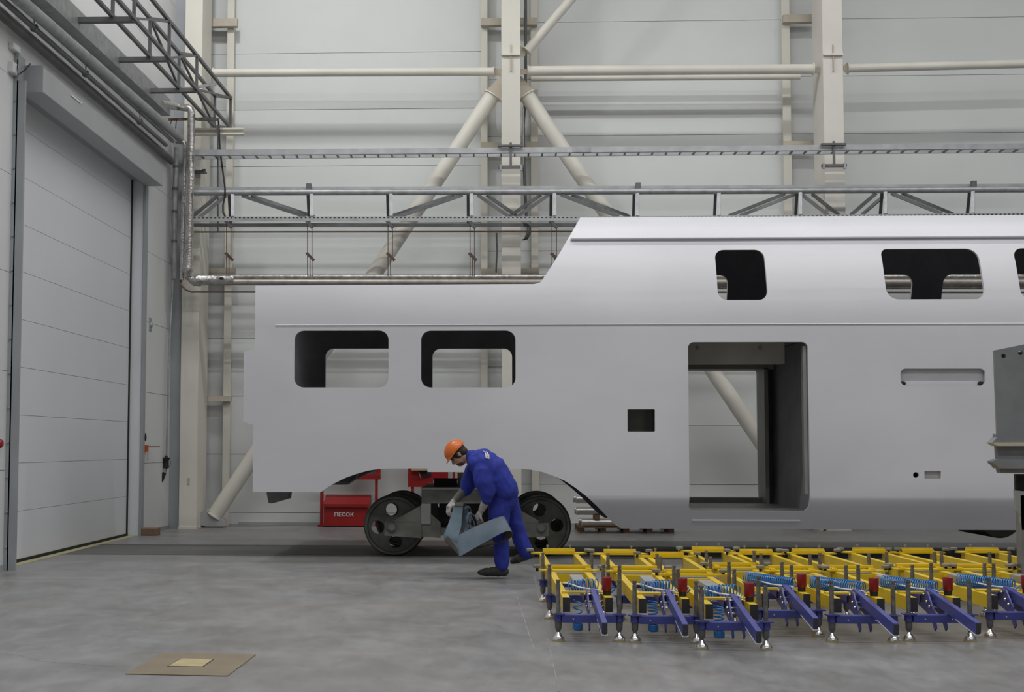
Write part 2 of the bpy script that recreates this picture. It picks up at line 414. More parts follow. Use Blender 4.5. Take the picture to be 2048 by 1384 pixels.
t = ptube('brace_tube', (984, 192), (430, 1030), 21.9, 31, 'cream', 'long diagonal cream brace tube leaning down left to the corner column foot', 'tube', Yq=22.0)
gusset(t, [(975, 178), (1003, 150), (1003, 205), (992, 196)], 21.9, 'cream_dirty')
MB().prism([at(x, y, 21.9) for x, y in [(395, 1028), (412, 1018), (446, 1040), (450, 1051), (395, 1051)]], (0, .25, 0)).build('foot_gusset', 'casing', t)
t = ptube('brace_tube', (1054, 192), (1640, 1058), 21.9, 31, 'cream', 'long diagonal cream brace tube leaning down right behind the rail car', 'tube', Yq=22.0)
gusset(t, [(1040, 150), (1065, 178), (1050, 196), (1040, 205)], 21.9, 'cream_dirty')
t = ptube('brace_tube', (1055, 101), (1230, -105), 21.9, 19, 'cream', 'diagonal cream brace tube climbing right from the top of the middle column', 'tube')
gusset(t, [(1040, 90), (1052, 100), (1050, 112), (1040, 112)], 21.9, 'cream_dirty')
# dark drain pipe and cable beside the middle column
tag(MB().tube([at(1051.5, -60, 22.4), at(1051.5, 180, 22.4), at(1047, 250, 22.35), at(1048, 330, 22.3), at(1053, 440, 22.3)], .025, 10).build('cable_conduit', 'galv_dark', smooth=40),
    'dark vertical conduit running down behind the middle column', 'conduit')
tag(MB().tube([at(1046, 215, 21.7), at(1046.5, 330, 21.7)], .014, 8).build('conduit', 'galv', smooth=40), 'thin grey conduit clipped to the right face of the middle column', 'conduit')
tag(MB().tube([at(993, 466, 21.9), at(994, 500, 21.9), at(992, 545, 21.9)], .014, 8).build('drop_cable', 'galv_dark', smooth=40), 'dark cable dropping left of the middle column above the car roof', 'cable')
m = MB()
for k in range(4):
    m.tube([at(1046+k*2, 446, 21.45), at(1052+k*3, 454, 21.35), at(1053+k*2.5, 468, 21.3), at(1049+k*2, 478, 21.3), at(1044, 480, 21.3)], .008, 6)
tag(m.build('cable_bunch', 'rubber', smooth=40), 'bunch of black cables drooping beside the middle column', 'cable')

# ================================================================== LADDER TRAY
t = thing('ladder_tray', 'long galvanised ladder cable tray crossing the columns along the back wall', 'cable tray', tuple(at(1200, 300, 21.0)))
a = at(388, 306.5-5, 21.0); b = at(2110, 291-5, 21.0)
# front and rear side rails
for Y, nm in ((21.0, 'side_rail'), (21.26, 'side_rail')):
    a = at(388, 306.0, 21.0); b = at(2110, 292.0, 21.0); a.y = b.y = Y
    MB().bar(a, b, .015, .095).bar(a+Vector((0, .01 if Y < 21.2 else -.01, -.045)), b+Vector((0, .01 if Y < 21.2 else -.01, -.045)), .035, .006).build(nm, 'zinc', t)
a = at(388, 306.0, 21.0); b = at(2110, 292.0, 21.0)
n = 62
for k in range(n):
    p = a.lerp(b, (k+.5)/n)+Vector((0, 0, -.035))
    MB().box((p.x-.012, 21.01, p.z-.012), (p.x+.012, 21.25, p.z+.012)).build('rung', 'galv_dark', t)
p = a.lerp(b, (1175-388)/1722)
MB().box((p.x-.15, 20.985, p.z-.04), (p.x+.15, 20.992, p.z+.05)).build('joint_plate', 'galv', t)
def tray_bracket(px, y0, label):
    t = thing('tray_bracket', label, 'bracket', tuple(at(px, y0+20, 20.95)))
    pbox(MB(), px-26, y0, px+24, y0+3.5, 20.9, .06).build('crossbar', 'galv_dark', t)
    pbox(MB(), px-3, y0-4, px+2, y0+46, 20.93, .04).build('stem', 'galv_dark', t)
    pbox(MB(), px-25, y0+42, px+25, y0+47, 20.9, .06).build('crossbar', 'galv_dark', t)
    for s in (-21, 21):
        pbox(MB(), px+s-2, y0+40, px+s+2, y0+51, 20.88, .05).build('bolt', 'galv', t)
tray_bracket(1022, 289, 'dark steel bracket carrying the ladder tray at the middle column')
tray_bracket(1669, 286, 'dark steel bracket carrying the ladder tray at the whitish column')

# ================================================================== HORIZONTAL TRUSS WALKWAY
t = thing('pipe_truss', 'long horizontal steel truss along the back wall just above the car roof', 'truss', tuple(at(1200, 430, 21.0)))
def hl(x):            # measured height of the top tube
    return 385.5-(x-400)*.0030 if x < 1450 else 382.4-(x-1450)*.0058
ptsT = [at(x, hl(x), 21.0) for x in (388, 800, 1200, 1450, 1750, 2110)]
MB().tube(ptsT, .048, 16).build('top_tube', 'galv', t, smooth=40)
pr = [p+Vector((0, .15, .095)) for p in ptsT]
m = MB()
for i in range(len(pr)-1): m.bar(pr[i], pr[i+1], .04, .045)
m.build('top_angle', 'zinc', t)
def ll(x): return 438-(x-388)*.0008 if x < 1300 else 437.3-(x-1300)*.009
bl = [at(x, ll(x), 20.85) for x in (388, 800, 1300, 1700, 2110)]
m = MB()
for i in range(len(bl)-1): m.bar(bl[i], bl[i+1], .03, .07)
m.build('perforated_tray', 'zinc', t)
m = MB()
for i in range(len(bl)-1):
    L = (bl[i+1]-bl[i]).length; n = int(L/.065)
    for k in range(n):
        p = bl[i].lerp(bl[i+1], k/n)
        m.box((p.x, p.y-.0165, p.z+.008), (p.x+.03, p.y-.0145, p.z+.024))
o = m.build('slot_row', 'rubber', t, fix=False); o['kind'] = 'stuff'
bb = [at(x, ll(x)+12.5, 21.45) for x in (388, 800, 1300, 1700, 2110)]
m = MB()
for i in range(len(bb)-1): m.bar(bb[i], bb[i+1], .05, .05)
m.build('rear_chord', 'galv_dark', t)
for x in (462, 620, 779, 940, 1106, 1272, 1435, 1598, 1768, 1943):
    p = at(x+3, hl(x)+4, 20.98); q = at(x+3, ll(x)-5, 20.9)
    MB().bar(p, q, .055, .05).build('upright', 'galv', t)
    p = at(x-4, hl(x)+4, 21.05); q = at(x-4-(x-1000)*.006, ll(x)+8, 21.45)
    MB().bar(p, q, .045, .045).build('upright', 'galv_dark', t)
for x0, x1 in [(452, 400), (484, 612), (925, 795), (955, 1018), (1098, 1034), (1122, 1238), (1570, 1458), (1602, 1656), (1752, 1702), (1782, 1884)]:
    p = at(x0, hl(x0)+6, 21.0); q = at(x1, ll(x1)-4, 20.9)
    MB().bar(p, q, .03, .055).build('diagonal', 'galv_dark', t)
    sh = -18 if x1 < x0 else 20
    if x0 > 1100: sh = 24
    p = at(x0+sh*.9, hl(x0)+6, 21.08); q = at(x1+sh*.9, ll(x1)-4, 21.45)
    MB().bar(p, q, .03, .05).build('diagonal', 'galv', t)
for x in (616, 1276, 1948):
    pbox(MB(), x-4, hl(x)-18, x+6, hl(x)-6, 20.98, .08).build('end_clip', 'galv_dark', t)
ptube('small_pipe', (388, 464), (1150, 463), 21.3, 3.2, 'rust', 'thin rusty pipe under the horizontal truss', 'pipe', caps=False, n=8)
ptube('small_pipe', (436, 250), (436, 463), 21.25, 3.0, 'galv_dark', 'thin dark vertical pipe right of the corner column', 'pipe', caps=False, n=8)
tag(MB().tube([at(437, 240, 21.3), at(440, 300, 21.2), at(446, 345, 21.1), at(450, 376, 20.95), at(450, 392, 20.95), at(446, 410, 20.95), at(446, 424, 20.9), at(452, 436, 20.85)], .014, 8).build('black_cable', 'rubber', smooth=40),
    'black cable sagging from the left truss end to the horizontal truss', 'cable')
# hangers
for i, x in enumerate((458, 620, 781, 945, 1109)):
    t = thing('pipe_hanger', 'pair of thin hanger rods with a clamp, %s along the truss' % ['leftmost', 'second from the left', 'third from the left', 'fourth from the left', 'rightmost'][i], 'hanger', tuple(at(x, 500, 21.2)))
    MB().tube([at(x-5, 448, 21.2), at(x-5, 552, 21.2)], .007, 6).build('rod', 'rust', t)
    MB().tube([at(x+4, 448, 21.2), at(x+4, 552 if i % 2 else 520, 21.2)], .007, 6).build('rod', 'rust', t)
    MB().bar(at(x-7, 506, 21.17), at(x+8, 521, 21.17), .05, .045).build('clamp', 'rust', t)
    MB().tube([at(x, 518, 21.2), at(x, 552, 21.2)], .007, 6).build('rod', 'rust', t)
    MB().bar(at(x-8, 440, 21.17), at(x+5, 456, 21.17), .05, .05).build('clamp', 'galv_dark', t)

# ================================================================== PIPES ALONG BACK WALL
ptube('jacketed_pipe', (425, 553.5), (2110, 553), 21.25, 9, 'foil', 'slim silver jacketed pipe along the back wall at lower roof height', 'pipe', caps=False)
ptube('jacketed_pipe', (425, 564.5), (2110, 564.5), 21.2, 13, 'foil2', 'thicker dull brown grey pipe directly below the slim silver pipe', 'pipe', caps=False)
ptube('jacketed_pipe', (1100, 574), (2110, 574), 21.3, 9, 'foil', 'silver pipe seen only through the upper windows of the car', 'pipe', caps=False)
ptube('small_pipe', (385, 584), (2110, 585), 21.25, 3.6, 'rust', 'thin rusty pipe under the jacketed pipes along the back wall', 'pipe', caps=False, n=8)
# silver risers in the corner
t = thing('pipe_riser', 'outer silver riser pipe from the wall elbow down to the lagged corner elbow', 'pipe', tuple(at(380, 400, 21.1)))
MB().tube([atX(320, 206, -5.2), at(352, 213, 21.15), at(376, 216, 21.1), at(381, 219, 21.1), at(383, 226, 21.1), at(380, 400, 21.1), at(377, 540, 21.1)], .062, 16).build('jacket', 'foil', t, smooth=40)
t = thing('pipe_riser', 'inner silver riser pipe just left of the outer one in the corner', 'pipe', tuple(at(366, 400, 21.2)))
MB().tube([at(352, 282, 21.2), at(362, 283, 21.2), at(369, 286, 21.2), at(371, 293, 21.2), at(367, 420, 21.2), at(364, 560, 21.2)], .042, 14).build('jacket', 'foil', t, smooth=40)
t = thing('pipe_riser', 'dull galvanised riser pipe nearest the left wall in the corner', 'pipe', tuple(at(352, 400, 21.4)))
MB().tube([at(353, 295, 21.4), at(349, 420, 21.4), at(348, 558, 21.4)], .04, 14).build('jacket', 'galv', t, smooth=40)
for y in (330, 375, 420, 480):
    MB().tube([at(352-(y-300)*.02, y, 21.4), at(352-(y-300)*.02, y+5, 21.4)], .047, 14).build('collar', 'galv_dark', t)
# lumpy lagged elbow
t = thing('lagged_elbow', 'lumpy silver foil lagging wrapped around the pipe elbow in the corner', 'pipe lagging', tuple(at(380, 560, 21.1)))
m = MB()
random.seed(3)
path = [at(377, 520, 21.1), at(375, 540, 21.1), at(376, 556, 21.12), at(388, 561, 21.15), at(408, 560, 21.18), at(430, 560, 21.2), at(452, 560, 21.2), at(474, 559.5, 21.2)]
pp = []
for i in range(len(path)-1):
    for k in range(4): pp.append(path[i].lerp(path[i+1], k/4))
rr = [(.075+.025*math.sin(i*.55)+random.uniform(-.012, .012)) if 3 < i < 18 else .085+random.uniform(-.004, .004) for i in range(len(pp))]
m.tube(pp, rr, 14).build('lagging', 'foil', t, smooth=70)
MB().ball(at(443, 557, 21.08), .03, 8, (1.3, .6, .8)).build('torn_hole', 'rubber', t)
tag(MB().tube([at(361, 560, 21.3), at(362, 570, 21.1), at(372, 580, 20.95), at(386, 585, 21.0)], .014, 8).build('rusty_bend', 'rust', smooth=40),
    'thin rusty pipe bend curving under the lagged elbow', 'pipe')

# ================================================================== LEFT WALL PIPES
def lrun(name, p, q, X, r, material, label, cat='pipe', sq=None, X2=None):
    a = atX(p[0], p[1], X); b = atX(q[0], q[1], X2 or X)
    d = (b-a)
    a = a-d*.25
    t = thing(name, label, cat, tuple(b))
    if sq: MB().bar(a, b, sq[0], sq[1]).build('run', material, t)
    else: MB().tube([a, b], r, 14).build('run', material, t, smooth=40)
    return t, a, b
lrun('wall_pipe', (4, 29), (343, 322), -5.27, .06, 'galv_dark', 'dark steel pipe along the left wall, lowest of the run above the gate')
t, a, b = lrun('wall_pipe', (12, 6), (332, 290), -5.12, .032, 'galv_dark', 'slim dark pipe hung in loops between the lowest and thickest wall pipes')
for f in (.30, .52, .82):
    p = a.lerp(b, f)
    MB().tube([p+Vector((0, 0, .25)), p], .008, 6).build('hanger_rod', 'galv_dark', t)
    MB().ball(p, .05, 8).build('coupling', 'galv_dark', t)
lrun('wall_pipe', (40, 0), (360, 276), -5.02, .068, 'galv', 'thickest pale galvanised pipe running along the left wall above the gate')
lrun('wall_pipe', (34, 0), (346, 282), -5.15, .035, 'galv', 'slim galvanised pipe tucked under the thickest wall pipe')
t, a, b = lrun('wall_beam', (100, 0), (330, 216), -5.25, .1, 'galv', 'flat galvanised channel beam along the left wall carrying the truss arms', 'beam', sq=(.18, .26))
lrun('wall_pipe', (128, 0), (318, 186), -5.28, .05, 'foil2', 'dull pipe lying on top of the channel beam on the left wall')
# truss on the left wall
t = thing('wall_truss', 'dark open box truss carried out from the left wall on arms', 'truss', (-4.6, 20, 6.7))
TX0, TX1, TZ0, TZ1 = -4.74, -4.47, 6.72, 7.22
ch = [((195, 0), (427, 251), TX0), ((236, 0), (457, 251), TX1), ((269, 0), (431, 193), TX0), ((305, 0), (457, 190), TX1)]
ends = []
for i, (p, q, X) in enumerate(ch):
    a = atX(p[0], p[1], X); b = atX(q[0], q[1], X)
    b = a.lerp(b, (22.1-a.y)/(b.y-a.y)); a2 = a-(b-a)*.5
    MB().bar(a2, b, .045, .045).build('chord', 'galv_dark', t); ends.append((a2, b))
def on(i, y):
    a, b = ends[i]; return a.lerp(b, (y-a.y)/(b.y-a.y))
yk = [atX(268, 42, TX1).y, atX(338, 121, TX1).y, atX(393, 184, TX1).y]
ys = [yk[0]-1.9, yk[0], yk[1], yk[2], 22.05]
for k, y in enumerate(ys):
    MB().bar(on(0, y), on(2, y), .04, .04).build('upright', 'galv_dark', t)
    MB().bar(on(1, y), on(3, y), .04, .04).build('upright', 'galv_dark', t)
    MB().bar(on(2, y), on(3, y), .04, .04).build('crosspiece', 'galv_dark', t)
    if k < 4:
        MB().bar(on(1, y), on(3, ys[k+1]), .03, .03).build('diagonal', 'galv_dark', t)
        if k > 1: MB().bar(on(0, ys[k+1]), on(2, y), .03, .03).build('diagonal', 'galv_dark', t)
MB().bar(on(0, 22.05), on(1, 22.05), .04, .04).build('crosspiece', 'galv_dark', t)
for y in ys[:-1]:
    p = on(0, y); q = on(1, y)
    MB().bar((XL, y, q.z-.02), (q.x, y, q.z-.02), .09, .06).build('arm', 'galv_dark', t)
MB().bar(at(290, 190, 20.3), at(432, 168, 20.9), .05, .04).build('arm', 'galv', t)
t = thing('rod_frame', 'rusty crossbar with thin hanger rods in front of the corner column', 'bracket', tuple(at(370, 238, 21.2)))
MB().bar(at(337, 239, 21.2), at(432, 237, 21.2), .03, .04).build('crossbar', 'rust', t)
MB().tube([at(343, 241, 21.2), at(338, 262, 21.2)], .008, 6).build('rod', 'rust', t)
MB().tube([at(353, 241, 21.2), at(349, 273, 21.2)], .008, 6).build('rod', 'rust', t)
MB().bar(at(394, 239, 21.15), at(438, 239, 21.15), .06, .035).build('plate', 'galv_dark', t)
# small things on the left wall
t = thing('wall_cable', 'thin wavy cable dangling from the shutter casing end', 'cable', (XL+.05, 14.9, 5.7))
MB().tube([atX(35, 120, -5.3), atX(36, 150, -5.26), atX(50, 140, -5.2), atX(60, 128, -5.2)], .008, 6).build('wire', 'rubber', t)
for i, (x0, y0, x1, y1) in enumerate([(17, 84, 31, 108), (16, 122, 27, 152)]):
    a = atX(x0, y0, XL); b = atX(x1, y1, XL)
    tag(MB().box((XL, a.y, min(a.z, b.z)), (XL+.06, b.y, max(a.z, b.z))).build('junction_box', 'wall_l', bevel=.005),
        ['small pale junction box high on the left wall, upper one', 'small pale junction box high on the left wall, lower one beside the casing end'][i], 'junction box')
a = atX(1.5, 887, XL+.03)
t = thing('alarm_button', 'red round push button at the left edge beside the gate post', 'button', tuple(a))
MB().lathe((XL, a.y, a.z), (1, 0, 0), [(0, .05), (.03, .05), (.05, .035)], 16).build('button_head', 'red', t, smooth=40)
a = atX(300, 650, XL)
t = thing('gate_lock', 'small bright round lock fitting on the wall right of the gate', 'lock', tuple(a))
MB().lathe((XL, a.y, a.z), (1, 0, 0), [(0, .045), (.03, .045), (.045, .03)], 16).build('knob', 'chrome', t, smooth=40)
MB().box((XL, a.y-.07, a.z-.09), (XL+.012, a.y+.07, a.z+.11)).build('back_plate', 'greypost', t)
t = thing('crank_handle', 'orange crank handle hanging on the wall right of the gate', 'handle', tuple(atX(297, 893, XL)))
a = atX(296, 893, XL+.05)
MB().box((XL, a.y-.03, a.z-.08), (XL+.05, a.y+.03, a.z+.02)).build('holder', 'orange', t)
MB().tube([a, a+Vector((.16, .1, .0))], .008, 8).build('arm', 'rust', t)
MB().tube([a+Vector((0, 0, -.04)), a+Vector((0, 0, -.22))], .006, 8).build('grip', 'orange', t)
a2 = a+Vector((-.03, -.06, .14))
MB().ball(a2, .03, 10, (.7, 1, 2)).build('hook', 'rubber', t)
# vertical drop pipe with coupling and gun
t = thing('air_drop', 'grey air drop pipe down the corner ending in a black coupling', 'pipe', tuple(at(332, 900, 21.3)))
MB().tube([at(346, 560, 21.4), at(338, 700, 21.3), at(333, 914, 21.3)], .016, 8).build('drop_pipe', 'galv', t, smooth=40)
MB().lathe(at(332, 937, 21.3), (0, 0, 1), [(0, .02), (.01, .05), (.03, .05), (.05, .045), (.13, .045), (.16, .06), (.175, .06), (.18, .03), (.21, .02)], 14).build('coupling', 'rubber', t, smooth=35)
MB().tube([at(340, 918, 21.25), at(342, 928, 21.25), at(337, 934, 21.25)], .006, 6).build('hook', 'galv_dark', t)
t = thing('air_gun', 'small dark air tool hooked under the black coupling', 'tool', tuple(at(325, 955, 21.3)))
MB().tube([at(333, 937, 21.3), at(330, 948, 21.25)], .012, 8).build('hose', 'galv_dark', t)
MB().bar(at(329, 945, 21.25), at(322, 963, 21.25), .05, .06).build('body', 'rubber', t, bevel=.01)
MB().tube([at(318, 946, 21.25), at(331, 950, 21.25)], .012, 8).build('trigger', 'rust', t)
MB().tube([at(318, 946, 21.25), at(321, 956, 21.25), at(325, 961, 21.25)], .008, 8).build('guard', 'rust', t)
a = fl(288, 1071); b = fl(314, 1067)
tag(MB().box((XL+.02, a.y-.05, 0), (XL+.26, a.y+.16, .11)).build('timber_block', 'wood', bevel=.006), 'short brown timber block on the floor beside the gate jamb', 'block')
a = at(377, 962, 21.58)
tag(MB().box((a.x-.018, 21.585, a.z-.05), (a.x+.018, 21.6, a.z+.05)).build('number_plate', 'cream_dirty'), 'tiny cream plate low on the corner column', 'plate')

# ================================================================== FIRE BOARDS (by the back wall)
t = thing('fire_board', 'red framed fire equipment board with wire mesh behind the left wheel arch', 'fire board', tuple(at(700, 1052, 22.4)))
pbox(MB(), 641, 880, 646, 1052, 22.4, .05).build('post', 'red', t)
pbox(MB(), 750, 950, 755, 1052, 22.4, .05).build('post', 'red', t)
pbox(MB(), 635, 1050, 662, 1053.5, 22.32, .25).build('foot', 'red', t)
m = pbox(MB(), 646, 948, 761, 959, 22.38, .04); pbox(m, 752, 880, 761, 948, 22.38, .04); pbox(m, 641, 880, 752, 884, 22.38, .04)
m.build('frame', 'red', t)
pbox(MB(), 700, 884, 752, 948, 22.46, .02).build('back_sheet', 'beige', t)
m = MB()
for k in range(14): pbox(m, 700+k*3.8, 884, 700.8+k*3.8, 948, 22.4, .008)
for k in range(16): pbox(m, 698, 886+k*4, 752, 886.8+k*4, 22.39, .008)
o = m.build('wire_mesh', 'galv_dark', t, fix=False)
a = at(648, 1053.2, 22.25); b = at(736, 1008, 22.25)
t = thing('sand_box', 'red metal fire sand box with lettering on its front', 'sand box', ((a.x+b.x)/2, 22.4, 0))
MB().box((a.x, 22.2, .02), (b.x, 22.62, b.z-.03)).build('bin', 'red', t, bevel=.006)
zt = b.z
MB().prism([(a.x-.01, 22.16, zt-.05), (a.x-.01, 22.16, zt), (a.x-.01, 22.62, zt+.14), (a.x-.01, 22.66, zt-.05)], (b.x-a.x+.03, 0, 0)).build('lid', 'red', t)
MB().box((a.x-.02, 22.22, 0), (b.x+.02, 22.6, .02)).build('base', 'tube_end', t)
def text(body, size, loc, rot, material, parent, name='lettering'):
    c = bpy.data.curves.new(name, 'FONT'); c.body = body; c.size = size; c.extrude = .001; c.offset = size*.018
    c.align_x = 'CENTER'; c.align_y = 'CENTER'; c.space_character = 1.05
    o = bpy.data.objects.new('tmp_text', c); COL.objects.link(o)
    bpy.context.view_layer.update()
    me = bpy.data.meshes.new_from_object(o.evaluated_get(bpy.context.evaluated_depsgraph_get()))
    bpy.data.objects.remove(o)
    me.materials.clear(); me.materials.append(M[material])
    o = bpy.data.objects.new(name, me); COL.objects.link(o); o.parent = parent
    off = Vector((0, 0, 0)); p = parent
    while p is not None: off += Vector(p.location); p = p.parent
    o.location = Vector(loc)-off; o.rotation_euler = rot
    return o
text('ПЕСОК', .092, at(688, 1029.5, 22.192), (PI/2, 0, 0), 'text', t)
t = thing('fire_board', 'red fire board with dark cupboard opening seen above the bogie', 'fire board', tuple(at(850, 974, 22.4)))
pbox(MB(), 816, 900, 866, 974, 22.38, .05).build('panel', 'red', t)
pbox(MB(), 866, 900, 896, 957.5, 22.38, .05).build('panel', 'red', t)
pbox(MB(), 822.5, 974, 827.5, 1052, 22.4, .05).build('post', 'red', t)
pbox(MB(), 905, 900, 910, 1052, 22.4, .05).build('post', 'red', t)
MB().prism([at(x, y, 22.36) for x, y in [(836, 941), (862, 941), (862, 952), (848, 955)]], (0, .02, 0)).build('niche', 'rubber', t)
MB().bar(at(838, 945, 22.34), at(841.5, 956, 22.34), .02, .015).build('hose_nozzle', 'chrome', t)
pbox(MB(), 823, 935, 855, 941, 22.3, .05).build('label_strip', 'card', t)

# pallet with bright tubes
pA = at(1158, 1064.5, 20.9); pB = at(1350, 1064.5, 20.9)
t = thing('wooden_pallet', 'brown wooden pallet on the floor under the stack of steel tubes', 'pallet', ((pA.x+pB.x)/2, 21.2, 0))
for f in (0, .24, .5, .76, 1):
    for y in (20.92, 21.4, 21.9):
        x = pA.x+(pB.x-pA.x-.1)*f
        MB().box((x, y, .0), (x+.09, y+.09, .08)).build('block', 'wood', t)
for y in (20.9, 21.13, 21.37, 21.62, 21.87):
    MB().box((pA.x, y, .08), (pB.x, y+.12, .1)).build('deck_board', 'wood', t)
k = 0
rows = [(1052, 1163, 0), (1040, 1160, 1), (1024.5, 1152, 0), (1016, 1152, 1), (1000, 1151, 0), (993.5, 1146, 1)]
names = ['bottom front', 'bottom rear', 'middle front', 'middle rear', 'top front', 'top rear']
xr = at(1345, 1000, 21).x
lay = [(at(1163, 1047, 20.95), .058, .165), (at(1158, 1040, 21.12), .055, .165)]
zz = [.158, .158, .34, .34, .52, .52]
for i in range(6):
    y = 21.0 if i % 2 == 0 else 21.3
    x0 = at([1163, 1157, 1152, 1149, 1152, 1146][i], 1020, y).x
    z = zz[i]
    t = thing('steel_tube', 'bright polished steel tube, %s of the stack on the pallet' % names[i], 'steel tube', (x0, y, z), 'polished tubes stacked on the pallet')
    MB().tube([(x0, y, z), (x0+.004, y, z), (xr, y, z)], [.050, .056, .056], 24).build('tube_wall', 'polished', t, smooth=40)
for i, z in enumerate((.213, .395)):
    for x in (pA.x+.25, pB.x-.4):
        tag(MB().box((x, 20.95, z), (x+.08, 21.36, z+.072)).build('spacer_batten', 'wood'), 'brown wooden batten at the %s end between the %s layers of polished tubes' % ('left' if x < (pA.x+pB.x)/2 else 'right', 'lower' if i == 0 else 'upper'), 'batten', 'battens between the tube layers')

# ================================================================== RAIL CAR BODY
YN, YC = 15.8, 17.3
PROF = [(-1, .26), (.30, .34), (.38, .285), (.46, .225), (.56, .145), (.66, .062), (.70, .032), (.74, .010), (.78, 0), (2.81, 0), (2.95, .012), (3.1, .04), (3.25, .075), (3.4, .125),
        (3.55, .18), (3.7, .25), (3.8, .31), (3.88, .37), (3.98, .45), (4.06, .53), (4.12, .60), (4.16, .66), (5, 2.2)]
def dprof(z):
    for i in range(len(PROF)-1):
        if PROF[i][0] <= z <= PROF[i+1][0]:
            f = (z-PROF[i][0])/(PROF[i+1][0]-PROF[i][0]); return PROF[i][1]+f*(PROF[i+1][1]-PROF[i][1])
    return 0
def pz(px, py):
    Y = YN; v = at(px, py, Y)
    for _ in range(25):
        v = at(px, py, Y); Y = YN+dprof(v.z)
    return (v.x, v.z)
def rrect(x0, z0, x1, z1, r, n=6, rs=None):
    rs = rs or [r]*4; out = []
    for (cx, cz, a0, q) in [(x1-rs[0], z1-rs[0], 0, rs[0]), (x0+rs[1], z1-rs[1], 90, rs[1]), (x0+rs[2], z0+rs[2], 180, rs[2]), (x1-rs[3], z0+rs[3], 270, rs[3])]:
        for k in range(n+1):
            a = math.radians(a0+90*k/n); out.append((cx+q*math.cos(a), cz+q*math.sin(a)))
    return out
def prect(x0, y0, x1, y1, r, rs=None):
    cx, cy = (x0+x1)/2, (y0+y1)/2
    a = pz(x0, cy)[0]; b = pz(x1, cy)[0]; z1 = pz(cx, y0)[1]; z0 = pz(cx, y1)[1]
    return rrect(a, z0, b, z1, r, rs=rs)
def inside(p, poly):
    c = False; n = len(poly)
    for i in range(n):
        a = poly[i]; b = poly[(i+1) % n]
        if (a[1] > p[1]) != (b[1] > p[1]) and p[0] < (b[0]-a[0])*(p[1]-a[1])/(b[1]-a[1])+a[0]: c = not c
    return c
def sheet(outline, holes, levels, x0, x1):
    vs = []; es = []
    def loop(l):
        o = len(vs)
        for p in l: vs.append(Vector(p))
        for i in range(len(l)): es.append((o+i, o+(i+1) % len(l)))
    loop(outline)
    for h in holes: loop(h)
    for z in levels:
        o = len(vs); vs.append(Vector((x0, z))); vs.append(Vector((x1, z))); es.append((o, o+1))
    r = geometry.delaunay_2d_cdt(vs, es, [], 0, 1e-5)
    V, Fc = r[0], r[2]; out = []
    for f in Fc:
        c = (sum(V[i][0] for i in f)/len(f), sum(V[i][1] for i in f)/len(f))
        if inside(c, outline) and not any(inside(c, h) for h in holes): out.append(list(f))
    return V, out
XE = 10.5
def px2(l): return [pz(*p) for p in l]
top = [pz(1160, 437)]
outline = px2([(511, 571), (510.5, 640), (510, 698), (488, 703), (486.5, 843), (507, 850), (506, 920), (505.5, 984), (642, 984),
               (652, 977), (668, 967), (690, 956), (712, 948), (735, 941.5), (758, 938), (790, 936.8), (854.5, 936.8), (855, 944), (1012, 944), (1012, 937.5), (1042, 937.5),
               (1062, 939.5), (1085, 944), (1108, 952), (1130, 962), (1150, 975), (1172, 992), (1195, 1013), (1215, 1034), (1230, 1049), (1242, 1057)])
outline += [(XE, outline[-1][1]), (XE, top[0][1]), top[0]]
outline += px2([(1150, 454), (1138, 474), (1120, 505), (1103, 532), (1086, 558), (1080, 565), (1068, 568)])
levels = [z for z, d in PROF if .2 < z < 4.2]
WA = prect(588.5, 661, 777, 775, .115); WB = prect(842, 661, 1031, 775, .115)
U1 = prect(1433, 499.5, 1532.5, 600, .11); U2 = prect(1768, 497.5, 1964, 598.5, .11, rs=[.14, .08, .14, .11]); U3 = prect(2035, 496, 2235, 597.5, .11)
DR = prect(1377.5, 684, 1618, 1022, .07)
SQ = prect(1255, 818.5, 1310, 863, .012); SLOT = prect(1801, 737, 1971, 771, .06)
CIR = [(pz(1832, 950)[0]+.034*math.cos(a*PI/8), pz(1832, 950)[1]+.034*math.sin(a*PI/8)) for a in range(16)]
RC = prect(1849, 942, 1882, 957, .006)
def shift_u(h, k=.0):      # upper windows lean with the body side
    return h
car = thing('rail_car_body', 'unpainted silvery double deck rail car body shell standing on the track', 'rail car', (4, YC, .4))
def skin(far, holes):
    V, fs = sheet(outline, holes, levels, outline[0][0]-1, XE+.5)
    m = MB(); sg = -1 if far else 1; th = .045
    def Y(z): return YC+(YC-YN)*(1 if far else -1)+sg*dprof(z)
    o = len(m.v); n = len(V)
    m.v += [Vector((v[0], Y(v[1]), v[1])) for v in V]
    m.v += [Vector((v[0], Y(v[1])+sg*th, v[1])) for v in V]
    from collections import Counter
    cnt = Counter()
    for f in fs:
        m.f.append(f); m.m.append(0); m.f.append([i+n for i in f][::-1]); m.m.append(1)
        for i in range(len(f)): cnt[frozenset((f[i], f[(i+1) % len(f)]))] += 1
    for f in fs:
        for i in range(len(f)):
            a, b = f[i], f[(i+1) % len(f)]
            if cnt[frozenset((a, b))] == 1: m.f.append([a, b, b+n, a+n]); m.m.append(0)
    used = sorted({i for f in m.f for i in f}); mp = {u: k for k, u in enumerate(used)}
    m.v = [m.v[u] for u in used]; m.f = [[mp[i] for i in f] for f in m.f]
    return m.build('far_side_panel' if far else 'side_panel', ['car', 'car_in'], car, smooth=28)
skin(False, [WA, WB, U1, U2, U3, DR, SQ, SLOT, CIR, RC])
zdf = at(1450, 740, 18.8).z
xs = [p[0] for p in DR]; zs_ = [p[1] for p in DR]
DRF = rrect(min(xs), .62, max(xs)-.02, zdf, .05)
skin(True, [WA, WB, U1, U2, U3, DRF])
